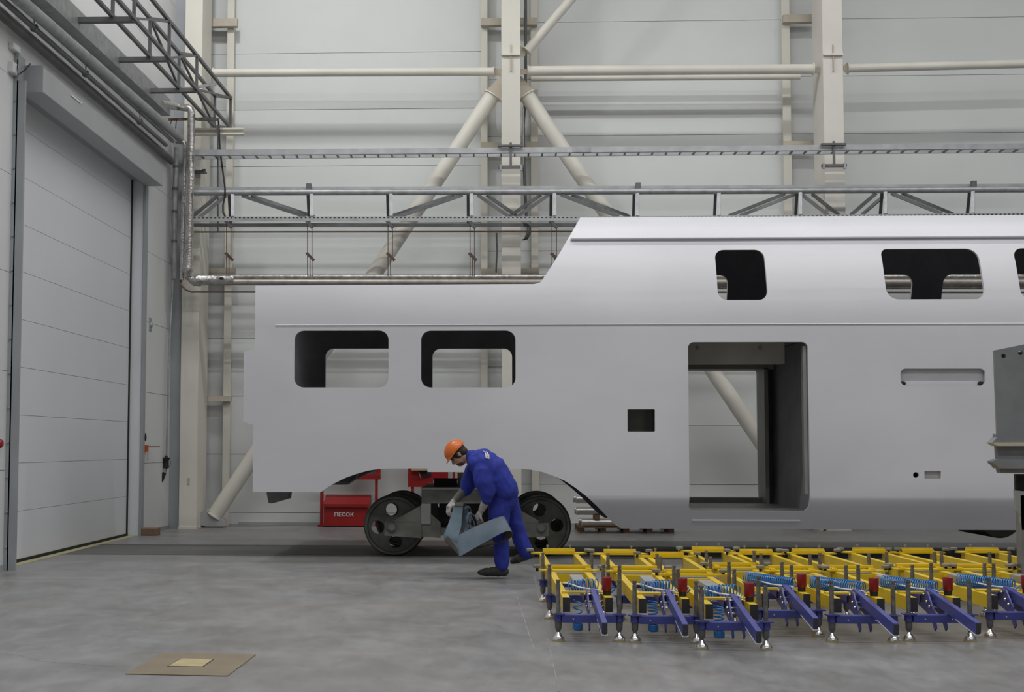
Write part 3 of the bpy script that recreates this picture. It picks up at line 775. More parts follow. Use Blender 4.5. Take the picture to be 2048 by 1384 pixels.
# roofs
zr = outline[0][1]; xsl = pz(1068, 568)[0]; x0 = outline[0][0]; zt = top[0][1]; xt = top[0][0]; dt = dprof(zt)
m = MB(); m.cur = 0
d0 = dprof(zr)
m.box((x0, YN+d0, zr-.03), (xsl+.1, 2*YC-YN-d0, zr-.001)); m.build('low_roof', ['car'], car)
pr = [(dt, zt), (.85, zt+.028), (1.1, zt+.05), (1.5, zt+.06)]
full = [(YN+d, z) for d, z in pr]+[(2*YC-YN-d, z) for d, z in pr[::-1][1:]]
m = MB()
for i in range(len(full)-1):
    (ya, za), (yb, zb) = full[i], full[i+1]
    m.add([(xt, ya, za), (XE, ya, za), (XE, yb, zb), (xt, yb, zb), (xt, ya, za-.04), (XE, ya, za-.04), (XE, yb, zb-.04), (xt, yb, zb-.04)],
          [(0, 1, 2, 3), (7, 6, 5, 4), (0, 3, 7, 4), (1, 5, 6, 2), (0, 4, 5, 1), (3, 2, 6, 7)])
m.build('roof', 'car', car, smooth=30)
# sloped end sheet closing the upper deck
(xa_, za_), (xb_, zb_) = top[0], pz(1086, 558)
yA = YN+dprof(za_)+.05; yB = YN+dprof(zb_)+.05
MB().add([(xa_+.02, yA, za_), (xa_+.02, 2*YC-yA, za_), (xb_+.03, 2*YC-yB, zb_), (xb_+.03, yB, zb_), (xa_+.05, yA, za_), (xa_+.05, 2*YC-yA, za_), (xb_+.06, 2*YC-yB, zb_), (xb_+.06, yB, zb_)],
         [(0, 1, 2, 3), (7, 6, 5, 4), (0, 4, 5, 1), (2, 6, 7, 3), (1, 5, 6, 2), (0, 3, 7, 4)]).build('sloped_end_sheet', 'car_frame', car)
# decks, ends, partitions
zi = YN+.05; zo = 2*YC-YN-.05
MB().box((pz(1245, 1040)[0]+.1, zi+.20, .53), (XE, zo-.20, .585)).build('lower_floor', 'car_frame', car)
zuf = 2.72
MB().box((xsl+.2, zi, zuf-.04), (XE, zo, zuf)).build('upper_floor', 'car_in', car)
dx0, dx1 = min(xs), max(xs)
z1 = at(1450, 727, 18.3).z
MB().box((x0+.35, zi+.02, 1.12), (pz(1042, 937)[0]-.02, zo-.02, 1.17)).build('end_floor', 'car_frame', car)
MB().box((x0+.04, zi+.15, 1.0), (x0+.08, zo-.15, zr-.04)).build('end_closure', 'car_frame', car)
MB().box((XE-.04, zi+.5, .5), (XE, zo-.5, zt)).build('end_closure', 'car_in', car)  # unseen cap added to stop light leaking in at the cut end
MB().box((dx0-.35, zi+.35, .56), (dx0-.31, zo-.35, zuf-.05)).build('partition', 'car_in', car)
MB().box((dx1+.12, zi+.35, .56), (dx1+.16, zo-.35, zuf-.05)).build('partition', 'car_in', car)
# door head beams inside
zt1 = at(1500, 727, 16.5).z
MB().box((dx0+.02, 16.5, zt1), (dx1-.12, 16.7, zuf-.04)).build('door_head_beam', 'beam', car)
MB().box((dx0-.2, 18.2, zdf-.02), (dx1+.1, 18.7, zdf+.05)).build('door_head_beam', 'car_frame', car)
for x in (dx0+.22, dx1-.42): MB().lathe((x, 16.495, zt1+.19), (0, -1, 0), [(0, .025), (.012, .02)], 12).build('bolt_head', 'car_frame', car)
MB().box((dx1-.05, YN+.045, .80), (dx1-.01, YN+.14, 2.55)).build('door_post', 'car_frame', car)
MB().box((dx1-.03, 18.2, .57), (dx1+.02, 18.7, zdf)).build('door_post', 'car_frame', car)
MB().box((dx0, 18.5, .56), (dx1, 18.75, .655)).build('sill_bar', 'car_frame', car)
# sill groove, gutter, belt moulding
p = pz(1384, 1040.5); q = pz(1600, 1040.5); dz = dprof(p[1])
MB().tube([(p[0], YN+dz, p[1]), (q[0], YN+dz, p[1])], .016, 10).build('step_bead', 'car', car, smooth=40)
zg = pz(1500, 478)[1]
g0 = pz(1141, 478)[0]
dg = dprof(zg)
MB().add([(g0, YN+dg-.05, zg+.015), (XE, YN+dg-.05, zg+.015), (XE, YN+dg+.03, zg+.03), (g0, YN+dg+.03, zg+.03),
          (g0, YN+dg-.05, zg+.005), (XE, YN+dg-.05, zg+.005), (XE, YN+dg, zg-.01), (g0, YN+dg, zg-.01)],
         [(0, 1, 2, 3), (7, 6, 5, 4), (0, 4, 5, 1), (1, 5, 6, 2), (3, 2, 6, 7), (0, 3, 7, 4)]).build('gutter', 'car', car)
zb = pz(1100, 648.5)[1]
bx = pz(551, 649)[0]
MB().add([(bx, YN-.001, zb+.004), (XE, YN-.001, zb+.004), (XE, YN-.014, zb-.006), (bx, YN-.014, zb-.006), (XE, YN-.001, zb-.012), (bx, YN-.001, zb-.012)],
         [(0, 3, 2, 1), (3, 5, 4, 2), (0, 5, 3), (1, 2, 4), (0, 1, 4, 5)]).build('belt_moulding', 'car', car)
# pockets
def pocket(h, dep, material, nm):
    xs = [p[0] for p in h]; zs = [p[1] for p in h]
    MB().box((min(xs)-.03, YN+dep, min(zs)-.03), (max(xs)+.03, YN+dep+.02, max(zs)+.03)).build(nm, material, car)
pocket(SLOT, .075, 'car', 'recess_back'); pocket(RC, .05, 'beam', 'recess_back'); pocket(CIR, .3, 'car_in', 'recess_back')
pocket(SQ, .5, 'car_frame', 'recess_back')
for x in (1806, 1962):
    a = at(x, 766.5, YN+.05)
    MB().ball((a.x, YN+.06, a.z), .035, 10, (1.1, .3, .7)).build('drain_hole', 'rubber', car)
# underframe bits
m = MB(); m.prism([at(x, y, 16.4) for x, y in [(531, 975), (578, 975), (575, 998), (544, 1007), (537, 1006)]], (0, .3, 0)).build('coupler_bracket', 'galv_dark', car)
MB().prism([at(x, y, 18.3) for x, y in [(668, 940), (720, 930), (712, 956), (700, 964), (672, 963)]], (0, .15, 0)).build('underframe_bracket', 'galv_dark', car)
MB().box((x0+.3, 16.4, .90), (x0+.7, 18.2, 1.12)).build('end_beam', 'car_frame', car)
bx0 = pz(1052, 940)[0]
MB().box((bx0+1.5, 16.4, .40), (XE, 18.2, .5)).build('underframe_tray', 'car_frame', car)
# lower rear bogie wheel near right edge
def wheel(mb_parent, cx, Yf, cz, r, rot, name='wheel'):
    hr = r*.225; hd = r*.55
    outer = [(r*.93*math.cos(2*PI*k/48), r*.93*math.sin(2*PI*k/48)) for k in range(48)]
    holes = []
    for h in range(4):
        a = rot+h*PI/2; hx, hz = hd*math.cos(a), hd*math.sin(a)
        holes.append([(hx+hr*math.cos(2*PI*k/16), hz+hr*math.sin(2*PI*k/16)) for k in range(16)])
    vs = []; es = []
    for l in [outer]+holes:
        o = len(vs); vs += [Vector(p) for p in l]; es += [(o+i, o+(i+1) % len(l)) for i in range(len(l))]
    rr_ = geometry.delaunay_2d_cdt(vs, es, [], 0, 1e-6)
    m = MB(); V = rr_[0]; n = len(V)
    fs = [list(f) for f in rr_[2] if not any(inside((sum(V[i][0] for i in f)/3, sum(V[i][1] for i in f)/3), h) for h in holes)]
    m.v = [Vector((cx+v[0], Yf+.035, cz+v[1])) for v in V]+[Vector((cx+v[0], Yf+.065, cz+v[1])) for v in V]
    from collections import Counter
    cnt = Counter(frozenset((f[i], f[(i+1) % 3])) for f in fs for i in range(3))
    for f in fs:
        m.f.append(f); m.f.append([i+n for i in f][::-1]); m.m += [0, 0]
        for i in range(3):
            a, b = f[i], f[(i+1) % 3]
            if cnt[frozenset((a, b))] == 1: m.f.append([a, b, b+n, a+n]); m.m.append(0)
    # rim with flange and rounded edge
    o = len(m.v); prof = [(0.0, r*.90), (0.0, r*.965), (.008, r*.985), (.10, r), (.115, r*1.045), (.135, r*1.045), (.135, r*.88), (.05, r*.86)]
    N = 48
    for (y, q) in prof:
        for k in range(N): m.v.append(Vector((cx+q*math.cos(2*PI*k/N), Yf+y, cz+q*math.sin(2*PI*k/N))))
    for i in range(len(prof)):
        for k in range(N):
            a = o+i*N+k; b = o+i*N+(k+1) % N; c = o+((i+1) % len(prof))*N+(k+1) % N; d = o+((i+1) % len(prof))*N+k
            m.f.append([a, b, c, d]); m.m.append(1 if i in (4, 5) else 0)
    w_ = m.build(name, ['wheel', 'tread'], mb_parent, smooth=35)
    MB().lathe((cx, Yf+.02, cz), (0, 1, 0), [(0, r*.2), (.07, r*.24), (.12, r*.2)], 20).build('hub', 'wheel', w_, smooth=40)
    return w_
c1 = at(787.5, 1052, 16.47); c2 = at(1081, 1047, 16.47)
rw = 59.0*16.47/F/1.0; zc_ = rw+.006
bog = thing('workshop_bogie', 'dark weathered workshop bogie with big holed wheels carrying the car end', 'bogie', ((c1.x+c2.x)/2, YC, 0))
for c, r1, r2 in ((c1, .12, .9), (c2, .12+.6, .3)):
    wheel(bog, c.x, 16.47, zc_, rw, PI/2+.1 if c is c1 else .05)
    wheel(bog, c.x, 18.0, zc_, rw, r2)
    MB().tube([(c.x, 16.3, zc_), (c.x, 18.2, zc_)], .055, 16).build('axle', 'bogie', bog, smooth=40)
YBG = 16.22
pl = at(843, 975, YBG); cxm = (c1.x+c2.x)/2; hw = cxm-pl.x
zb1 = at(850, 1007, YBG).z; zb2 = at(850, 1048, YBG).z; zb3 = at(850, 1071, YBG).z
MB().box((cxm-hw, YBG, zb1), (cxm+hw, 18.3, pl.z-.025)).build('bolster', 'bogie', bog, bevel=.006)
MB().box((cxm-hw-.005, YBG-.02, pl.z-.025), (cxm+hw+.005, 18.32, pl.z)).build('top_plate', 'car_frame', bog)
for s in (-1, 1):
    xa1 = cxm+s*hw; xb1 = cxm+s*(hw-.115)
    for yy in (YBG, 18.2):
        MB().box((xa1, yy-.05, zb2), (xb1, yy+.1, zb1)).build('leg_plate', 'car_frame', bog)
        cw = c1.x if s < 0 else c2.x
        MB().prism([(cw-s*.05, yy-.03, zc_-.09), (xb1-s*.12, yy-.03, zc_-.09-.04), (xb1-s*.12, yy-.03, zb2+.02), (xa1+s*.0, yy-.03, zb1-.02), (cw+s*.03-s*.06, yy-.03, zc_+.085)], (0, .06, 0)).build('side_arm', 'bogie', bog)
        MB().prism([(cw+s*.09, yy-.05, zc_-.1), (xa1, yy-.05, zc_-.13), (xa1, yy-.05, zc_+.05), (cw+s*.09, yy-.05, zc_+.06)], (0, .03, 0)).build('axle_guard', 'bogie', bog)
        MB().lathe((cw, yy-.03, zc_), (0, -1, 0), [(0, .055), (.05, .055), (.065, .035)], 16).build('axle_end', 'bogie', bog, smooth=35)
for yy in (YBG+.02, 18.2): MB().box((cxm-hw+.02, yy, zb3), (cxm+hw-.02, yy+.06, zb2-.05)).build('tie_bar', 'bogie', bog)
MB().box((cxm-.35, 16.6, zb2), (cxm+.35, 17.9, zb1)).build('centre_frame', 'tread', bog)
MB().box((cxm-.02, 17.0, pl.z), (cxm+.25, 17.4, 1.115)).build('support_block', 'bogie', bog)
# things standing on the bogie
tag(pbox(pbox(MB(), 868, 959, 913, 974.5, 16.6, .3), 866.5, 957.5, 914.5, 959.5, 16.58, .34).build('black_crate', 'rubber'),
    'low black crate resting on top of the bogie frame', 'crate')
tag(pbox(MB(), 915, 946, 931, 974.5, 16.7, .25).build('cardboard_box', 'card', bevel=.004), 'tan cardboard box beside the black crate on the bogie', 'box')
# round tank under the right part of the car
c3 = at(2002, 1034, 16.6)
MB().lathe((c3.x, 16.6, c3.z), (0, 1, 0), [(0, .20), (.02, .255), (.05, .262), (1.2, .262), (1.25, .2)], 28).build('underframe_drum', 'wheel', car, smooth=35)

# ================================================================== RIGHT EDGE STAND
YS = 11.8
t = thing('profile_stand', 'grey ribbed metal profile on a narrow stand at the right edge', 'stand', tuple(at(2050, 1100, YS)))
t.location.z = 0
X2 = at(2130, 800, YS).x
hol = []
for (hx, hy) in [(2007.5, 712), (2041, 706), (2074, 700)]:
    c = at(hx, hy, YS); hol.append([(c.x+.022*math.cos(k*PI/5), c.z+.019*math.sin(k*PI/5)) for k in range(10)])
ol = [(at(x, y, YS).x, at(x, y, YS).z) for x, y in [(1988, 701), (2130, 672), (2130, 868), (1994.5, 868)]]
V, fs = sheet(ol, hol, [], 0, 1) if False else (None, None)
vs = []; es = []
for l in [ol]+hol:
    o = len(vs); vs += [Vector(p) for p in l]; es += [(o+i, o+(i+1) % len(l)) for i in range(len(l))]
rr_ = geometry.delaunay_2d_cdt(vs, es, [], 0, 1e-6); V = rr_[0]; m = MB(); n = len(V)
m.v = [Vector((v[0], YS, v[1])) for v in V]+[Vector((v[0], YS+.03, v[1])) for v in V]
for f in rr_[2]:
    f = list(f); c = (sum(V[i][0] for i in f)/3, sum(V[i][1] for i in f)/3)
    if inside(c, ol) and not any(inside(c, h) for h in hol):
        m.f.append(f); m.f.append([i+n for i in f][::-1]); m.m += [0, 0]
m.f += [[3, 0, n, n+3][::1]]; m.m.append(0)
M['stand'] = mat('scuffed_grey_metal', (.27, .28, .29), .5, .2, ns=3, na=.12)
m.build('face_plate', 'stand', t, fix=False)
MB().box((at(2000, 700, YS+.05).x, YS+.05, at(2000, 868, YS).z), (X2, YS+.08, at(2000, 703, YS).z)).build('backing_plate', 'tube_end', t)
def rib(pts, dep, material='stand'):
    MB().prism([at(x, y, YS-dep) for x, y in pts], (0, dep+.06, 0)).build('rib', material, t)
rib([(1993, 868), (2130, 868), (2130, 874), (1993, 875)], .03)
rib([(1994, 875), (2130, 874), (2130, 884), (1984, 885)], .06)
rib([(1984, 885), (2130, 884), (2130, 892), (1995, 892)], .08, 'cream_dirty')
rib([(1994, 892), (2130, 892), (2130, 918), (1996, 918)], .01)
rib([(1996, 918), (2130, 918), (2130, 925), (1986, 925), (1986, 922)], .07)
rib([(1986, 925), (2130, 925), (2130, 937), (1998, 937), (1994, 931)], .08)
rib([(1999, 937), (2130, 937), (2130, 948), (2001, 946)], .03)
pbox(MB(), 2032, 948, 2130, 985, YS+.1, .05).build('dark_web', 'rubber', t)
MB().prism([at(x, y, YS) for x, y in [(2031, 981), (2130, 990), (2130, 1060), (2044, 1060), (2041, 1030), (2032, 1020)]], (0, .05, 0)).build('knee_plate', 'greypost', t)
a = at(2043, 1060, YS); MB().box((a.x, YS, 0), (a.x+.12, YS+.12, a.z+.3)).build('upright', 'stand', t)
MB().box((a.x-.04, YS-.06, 0), (a.x+.2, YS+.2, .015)).build('foot_plate', 'greypost', t)

# ================================================================== FIXTURES (local: y=0 at the front legs)
def helix(p, q, r, turns, wr, n=12):
    p = Vector(p); q = Vector(q); d = (q-p); ax = d.normalized(); u = ax.orthogonal().normalized(); v = ax.cross(u)
    N = int(turns*n); return [p+d*(k/N)+(u*math.cos(2*PI*k/n)+v*math.sin(2*PI*k/n))*r for k in range(N+1)]
def make_fixture():
    t = thing('assembly_jig', 'x', 'jig')
    def B(m, nm, mt, par=t, **k): return m.build(nm, mt, par, local=True, **k)
    for y, beam in ((0, 1), (1.2, 1), (2.35, 1)):
        for s in (-1, 1):
            x = s*.213
            lg = B(MB().lathe((x, y, .055), (0, 0, 1), [(0, .010), (.012, .012), (.03, .022), (.05, .024), (.14, .024)], 14), 'leg', 'galv_dark', smooth=35)
            B(MB().lathe((x, y, .012), (0, 0, 1), [(0, .042), (.012, .040), (.03, .024), (.05, .011)], 16), 'foot', 'chrome', lg, smooth=35)
            B(MB().lathe((x, y, 0), (0, 0, 1), [(0, .045), (.012, .045)], 16), 'foot_pad', 'beige', lg)
            B(MB().lathe((x, y, .19), (0, 0, 1), [(0, .016), (.005, .016), (.205, .016), (.207, .012), (.215, .012), (.217, .015), (.235, .015)], 12), 'threaded_rod', 'rod', smooth=35)
        m = MB().box((-.19, y-.035, .13), (.19, y+.035, .185))
        B(m, 'cross_beam', 'blue', bevel=.003)
        for s in (-1, 1):
            x = s*.213
            B(MB().prism([(x-.045, y-.03, .183), (x-.02, y-.045, .183), (x+.045, y-.04, .183), (x+.045, y+.04, .183), (x-.02, y+.045, .183), (x-.045, y+.03, .183)], (0, 0, .008)), 'leg_flange', 'blue')
            B(MB().lathe((x, y, .135), (0, 0, 1), [(0, .03), (.048, .03)], 14), 'leg_collar', 'blue')
        B(MB().lathe((-.11, y-.035, .155), (0, -1, 0), [(0, .007), (.004, .006)], 10), 'bolt_head', 'chrome')
        B(MB().lathe((.08, y-.035, .155), (0, -1, 0), [(0, .007), (.004, .006)], 10), 'bolt_head', 'chrome')
    for s in (-1, 1):
        x = s*.15
        B(MB().box((x-.026, .08, .192), (x+.026, 2.0, .292)), 'long_rail', 'yellow', bevel=.003)
        B(MB().box((x-.026, .074, .192), (x+.026, .08, .292)), 'rail_end', 'tube_end')
        B(MB().box((s*.165-.024, 2.05, .215), (s*.165+.024, 3.65, .315)), 'rear_rail', 'yellow', bevel=.003)
    B(MB().box((-.165, .33, .292), (.165, .40, .306)), 'front_flat_bar', 'yellow')
    B(MB().box((-.26, 2.03, .292), (.28, 2.12, .304)), 'mid_plate', 'yellow')
    B(MB().box((-.13, 1.99, .262), (.22, 2.03, .288)), 'alloy_bar', 'alu')
    B(MB().box((-.19, 2.14, .315), (.19, 2.19, .335)), 'cross_bar', 'yellow')
    B(MB().box((-.14, 2.32, .28), (.14, 2.37, .30)), 'cross_bar', 'yellow')
    B(MB().box((-.14, 1.9, .20), (.14, 1.94, .28)), 'cross_bar', 'yellow')
    B(MB().prism([(-.29, 3.60, .315), (-.22, 3.55, .315), (.22, 3.55, .315), (.29, 3.60, .315), (.22, 3.66, .315), (-.22, 3.66, .315)], (0, 0, .014)), 'rear_plate', 'yellow')
    B(MB().box((-.155, 3.57, .33), (.155, 3.64, .352)), 'clamp_block', 'yellow', bevel=.002)
    B(MB().box((-.155, 3.6, .352), (.155, 3.63, .366)), 'clamp_block', 'yellow', bevel=.002)
    for s in (-1, 1):
        B(MB().lathe((s*.11, 3.61, .36), (0, 0, 1), [(0, .007), (.025, .007), (.026, .012), (.04, .012)], 10), 'stud', 'galv')
        for (yy, zz2, xx) in ((3.6, .34, .28), (2.08, .318, .275)):
            pd = B(MB().lathe((s*xx, yy, zz2), (0, 0, 1), [(0, .030), (.004, .036), (.022, .036), (.027, .030)], 16), 'support_pad', 'pad', smooth=35)
            B(MB().lathe((s*xx, yy, zz2-.03), (0, 0, 1), [(0, .012), (.032, .012)], 10), 'pad_stud', 'rubber', pd)
        for k in range(3): B(MB().lathe((s*.17+k*.018-.018, 2.08, .304), (0, 0, 1), [(0, .006), (.014, .006)], 8), 'bolt_head', 'galv')
    # cylinder
    cy = B(MB().box((-.05, .88, .262), (.05, 1.3, .335)), 'air_cylinder', 'alu', bevel=.006)
    B(MB().box((-.055, .84, .258), (.055, .88, .34)), 'cylinder_head', 'alu', cy, bevel=.004)
    for sx in (-1, 1):
        for zz2 in (.272, .326): B(MB().lathe((sx*.04, .84, zz2), (0, -1, 0), [(0, .008), (.005, .008)], 10), 'cylinder_bolt', 'rubber', cy)
    B(MB().bar((.0, .84, .298), (.02, .40, .25), .04, .05), 'push_arm', 'blue')
    # red grip cup
    c = B(MB().lathe((.15, .24, .292), (0, 0, 1), [(0, .028), (.032, .028)], 18), 'cup_base', 'rubber')
    B(MB().lathe((.15, .24, .324), (0, 0, 1), [(0, .030), (.006, .034), (.09, .036), (.096, .033), (.09, .028), (.02, .026)], 20), 'red_cup', 'redcap', smooth=35)
    # lever
    L = bpy.data.objects.new('lever', None)
    lx = .06
    lv = B(MB().bar((lx, .40, .290), (lx, -.56, .165), .038, .076), 'lever_arm', 'blue', bevel=.003)
    B(MB().bar((lx, -.56, .165), (lx, -.566, .164), .030, .068), 'lever_end', 'tube_end', lv)
    B(MB().bar((lx, -.20, .176), (lx, -.56, .120), .040, .006), 'wear_strip', 'white', lv)
    for sx in (-.045, .03):
        B(MB().prism([(lx+sx-.005, .37, .318), (lx+sx-.005, .27, .312), (lx+sx-.005, .15, .20), (lx+sx-.005, .10, .075), (lx+sx-.005, .13, .05), (lx+sx-.005, .22, .15), (lx+sx-.005, .46, .20), (lx+sx-.005, .46, .30)], (.010, 0, 0)), 'bracket_plate', 'blue')
    for (yy, zz2) in ((.32, .290), (.26, .245), (.20, .215)):
        B(MB().tube([(lx-.06, yy, zz2), (lx+.06, yy, zz2)], .006, 8), 'pivot_pin', 'chrome')
        for sx in (-.058, .058): B(MB().ball((lx+sx, yy, zz2), .011, 8), 'pin_nut', 'chrome')
    # white air line
    B(MB().tube([(-.13, .78, .325), (-.10, .62, .335), (-.02, .5, .318), (.05, .43, .314), (.115, .36, .312)], .006, 8), 'air_line', 'white', smooth=40)
    return t
proto = make_fixture()
# front-left leg pixel, front-right leg pixel, rear centre pixel, hose type
units = [
    ((1116, 1281), (1240, 1285), (1124, 1110), 's'),
    ((1272, 1287), (1391, 1285), (1249, 1106), 's'),
    ((1404, 1298), (1533, 1302), (1350, 1114), 's'),
    ((1516, 1272), (1640, 1274), (1435, 1104), 'l'),
    ((1663, 1283), (1790, 1287), (1535, 1109), 'l'),
    ((1816, 1283), (1943, 1283), (1645, 1109), 'l'),
    ((1978, 1276), (2104, 1278), (1774, 1107), 'l'),
    ((2123, 1277), (2250, 1279), (1890, 1111), 'l'),
    ((2275, 1275), (2400, 1277), (2020, 1108), 'l')]
place = ['leftmost, nearest the worker', 'second from the left', 'third from the left', 'fourth from the left',
         'fifth from the left', 'sixth from the left', 'seventh from the left', 'eighth from the left', 'rearmost at the far right']
trees = [proto]+[copy_tree(proto) for _ in units[1:]]
for i, ((l, r, rc, hz), t) in enumerate(zip(units, trees)):
    a = fl(l[0], l[1]-1); b = fl(r[0], r[1]-1); c = (a+b)/2; rr3 = fl(rc[0], rc[1], .36)
    ang = math.atan2(-(rr3.x-c.x), rr3.y-c.y)
    t.location = (c.x, c.y, 0); t.rotation_euler = (0, 0, max(-.03, min(.05, ang))*.7)
    t['label'] = 'yellow and blue levelling jig frame with red cup and lever, '+place[i]
    t['group'] = 'jig frames on the floor before the car'
    # hoses
    if hz == 's':
        pts = helix((-.10, .62, .315), (.0, .60, .325), .042, 5, .004)+helix((.0, .60, .325), (.13 if i == 0 else .12, .52, .335), .045, 4 if i == 0 else 6, .004)
    else:
        pts = helix((-.17, .74, .342), (.13, .42, .33), .043, 24, .004)
    MB().tube(pts, .0045, 6).build('spiral_hose', 'hose', t, local=True, smooth=60)
    MB().tube(helix((.16, .42, .33), (.19, .40, .29), .05, 3, .004), .0045, 6).build('spiral_hose', 'hose', t, local=True, smooth=60)
    if i < 3:
        MB().tube(helix((-.06, .25, .26), (-.06, .24, .05), .032, 4 if i == 0 else 9, .004)+helix((-.06, .24, .09), (-.06, .24, .045), .034, 8, .004), .0045, 6).build('spiral_hose', 'hose', t, local=True, smooth=60)

# ================================================================== WORKER
YP = 13.86
def W(px, py, dy=0.0): return at(px, py, YP+dy)
man = thing('person', 'worker in blue coveralls and orange hard hat bending to lift wide grey blue belts', 'person', (W(990, 1150).x, YP, 0))
def chain(m, pts, n=14):
    "tapered limb through pixel points (px, py, dy, radius)"
    P = [W(p[0], p[1], p[2]) for p in pts]; r = [p[3] for p in pts]
    m.tube(P, r, n)
    for p, q in zip(P, r): m.ball(p, q, n)
def remesh(o, vox, smooth_it=3):
    bpy.context.view_layer.update()
    md = o.modifiers.new('r', 'REMESH'); md.mode = 'VOXEL'; md.voxel_size = vox; md.use_smooth_shade = True
    s = o.modifiers.new('s', 'SMOOTH'); s.iterations = smooth_it; s.factor = .5
    bpy.context.view_layer.update()
    me = bpy.data.meshes.new_from_object(o.evaluated_get(bpy.context.evaluated_depsgraph_get()))
    o.modifiers.clear(); old = o.data; mats = [x for x in old.materials]; o.data = me
    me.materials.clear()
    for x in mats: me.materials.append(x)
    for p in me.polygons: p.use_smooth = True; p.material_index = 0
    return o
def folds(o, amp, sc, direction=None):
    from mathutils import noise
    me = o.data
    nr = [v.normal.copy() for v in me.vertices]
    for v, n_ in zip(me.vertices, nr):
        p = Vector(v.co)*sc
        a = noise.noise(Vector((p.x*1.0, p.y*.8, p.z*.55)))
        b = noise.noise(Vector((p.x*2.2+5, p.y*2, p.z*1.2)))
        v.co = v.co+n_*amp*((1-abs(a)*2.5)*.7+b*.5)
    me.update()
# head frame
hc_ = W(916, 908.5, 0.0)
up = Vector((-.74, 0, .67)).normalized(); fw = Vector((-.67, 0, -.74)).normalized(); lat = Vector((0, 1, 0))
HM = Matrix((fw, lat, up)).transposed()      # columns: forward, lateral, up
def H(x, y, z): return hc_+fw*x+lat*y+up*z
body = MB()
body.ball(H(-.005, 0, .03), .1, 20, (.98, .77, .98), HM)
body.ball(H(.03, 0, -.045), .072, 16, (.88, .82, 1.05), HM)
body.ball(H(.052, 0, -.092), .033, 12, (.9, 1.1, .75), HM)       # chin
body.tube([H(.082, 0, .012), H(.108, 0, -.030), H(.088, 0, -.038)], [.009, .014, .012], 10)   # nose
body.ball(H(.106, 0, -.030), .0125, 10)
body.ball(H(.088, 0, -.062), .017, 10, (.55, 1.3, .45), HM)     # lips
body.ball(H(.085, 0, -.071), .015, 10, (.55, 1.2, .45), HM)
for s in (-1, 1):
    body.ball(H(-.008, s*.078, -.012), .030, 10, (.65, .32, 1.05), HM)  # ears
    body.ball(H(.072, s*.033, .030), .018, 10, (.6, 1.2, .5), HM)       # brow
    body.ball(H(.060, s*.045, -.025), .024, 10, (.7, .8, .8), HM)       # cheek
chain(body, [(921, 914, 0, .056), (932, 914, 0, .058), (948, 919, 0, .07)])
chain(body, [(950, 922, 0, .09), (975, 940, 0, .11), (1000, 965, 0, .10), (1012, 990, 0, .11)])
for s in (-.1, .1): chain(body, [(952, 925, s, .07), (975, 942, s, .09), (1000, 966, s, .08), (1012, 988, s*.9, .09)])
# arms
NA = [(962, 932, -.19, .055), (969, 965, -.24, .047), (974, 993, -.24, .040), (968, 1010, -.20, .034), (962, 1022, -.16, .026)]
FA = [(950, 930, .19, .055), (936, 958, .21, .047), (929, 980, .18, .040), (917, 994, .13, .034), (907, 1004, .08, .026)]
chain(body, NA); chain(body, FA)
# legs
NL = [(1006, 990, -.09, .095), (999, 1030, -.10, .08), (998, 1068, -.10, .058), (1001, 1105, -.10, .052), (1000, 1142, -.10, .04)]
FLg = [(1012, 992, .09, .095), (1026, 1030, .10, .08), (1036, 1060, .10, .058), (1045, 1085, .10, .05), (1056, 1110, .10, .04)]
chain(body, NL); chain(body, FLg)
def hand(m, wrist, palm_dir, back_dir, side, sz=1.0, curl=.9):
    "palm plus four fingers and a thumb curling about the held cloth"
    d = Vector(palm_dir).normalized(); b = Vector(back_dir); b = (b-d*b.dot(d)).normalized(); l = d.cross(b).normalized()*side
    wrist = Vector(wrist)
    m.tube([wrist, wrist+d*.03*sz, wrist+d*.085*sz], [.024*sz, .03*sz, .034*sz], 12)
    for k in (-1, 0, 1): m.tube([wrist+d*.02*sz+l*k*.012, wrist+d*.09*sz+l*k*.027*sz], [.017*sz, .0165*sz], 10)
    for k, ln in zip((-1.5, -.5, .5, 1.5), (.062, .075, .070, .055)):
        p = wrist+d*.09*sz+l*k*.020*sz; pts = [p-d*.02]; a = 0; q = p
        for j, fr in enumerate((.45, .32, .23)):
            a += curl*(.55, .75, .6)[j]
            q = q+(d*math.cos(a)-b*math.sin(a))*ln*fr*sz*1.15
            pts.append(q)
        pts.insert(1, p)
        m.tube(pts, [.0095*sz, .0098*sz, .0095*sz, .0088*sz, .0075*sz], 8)
        m.ball(pts[-1], .0075*sz, 8)
    p = wrist+d*.03*sz+l*-.028*sz
    q1 = p+(d*.6-l*.7-b*.35).normalized()*.035*sz; q2 = q1+(d*.75-b*.65).normalized()*.03*sz; q3 = q2+(d*.5-b*.85).normalized()*.022*sz
    m.tube([p, q1, q2, q3], [.015*sz, .0125*sz, .011*sz, .009*sz], 8); m.ball(q3, .009*sz, 8)
wn = W(962, 1022, -.16); wf = W(907, 1004, .08)
hand(body, wn, W(955, 1036, -.13)-wn, (-1, -.4, .3), 1, .95)
hand(body, wf, W(897, 1018, .03)-wf, (-.8, -.3, .6), 1, 1.0)
bo = body.build('body', 'skin', man); remesh(bo, .0062, 2)
# gloves
g = MB(); hand(g, wn, W(955, 1036, -.13)-wn, (-1, -.4, .3), 1, 1.05); go = g.build('glove', 'glove', man); remesh(go, .005, 1)
g = MB(); hand(g, wf, W(897, 1018, .03)-wf, (-.8, -.3, .6), 1, 1.1); g.tube([wf-(W(897, 1018, .03)-wf).normalized()*.02, wf+(W(897, 1018, .03)-wf).normalized()*.02], [.034, .034], 12)
go = g.build('glove', 'glove', man); remesh(go, .005, 1)
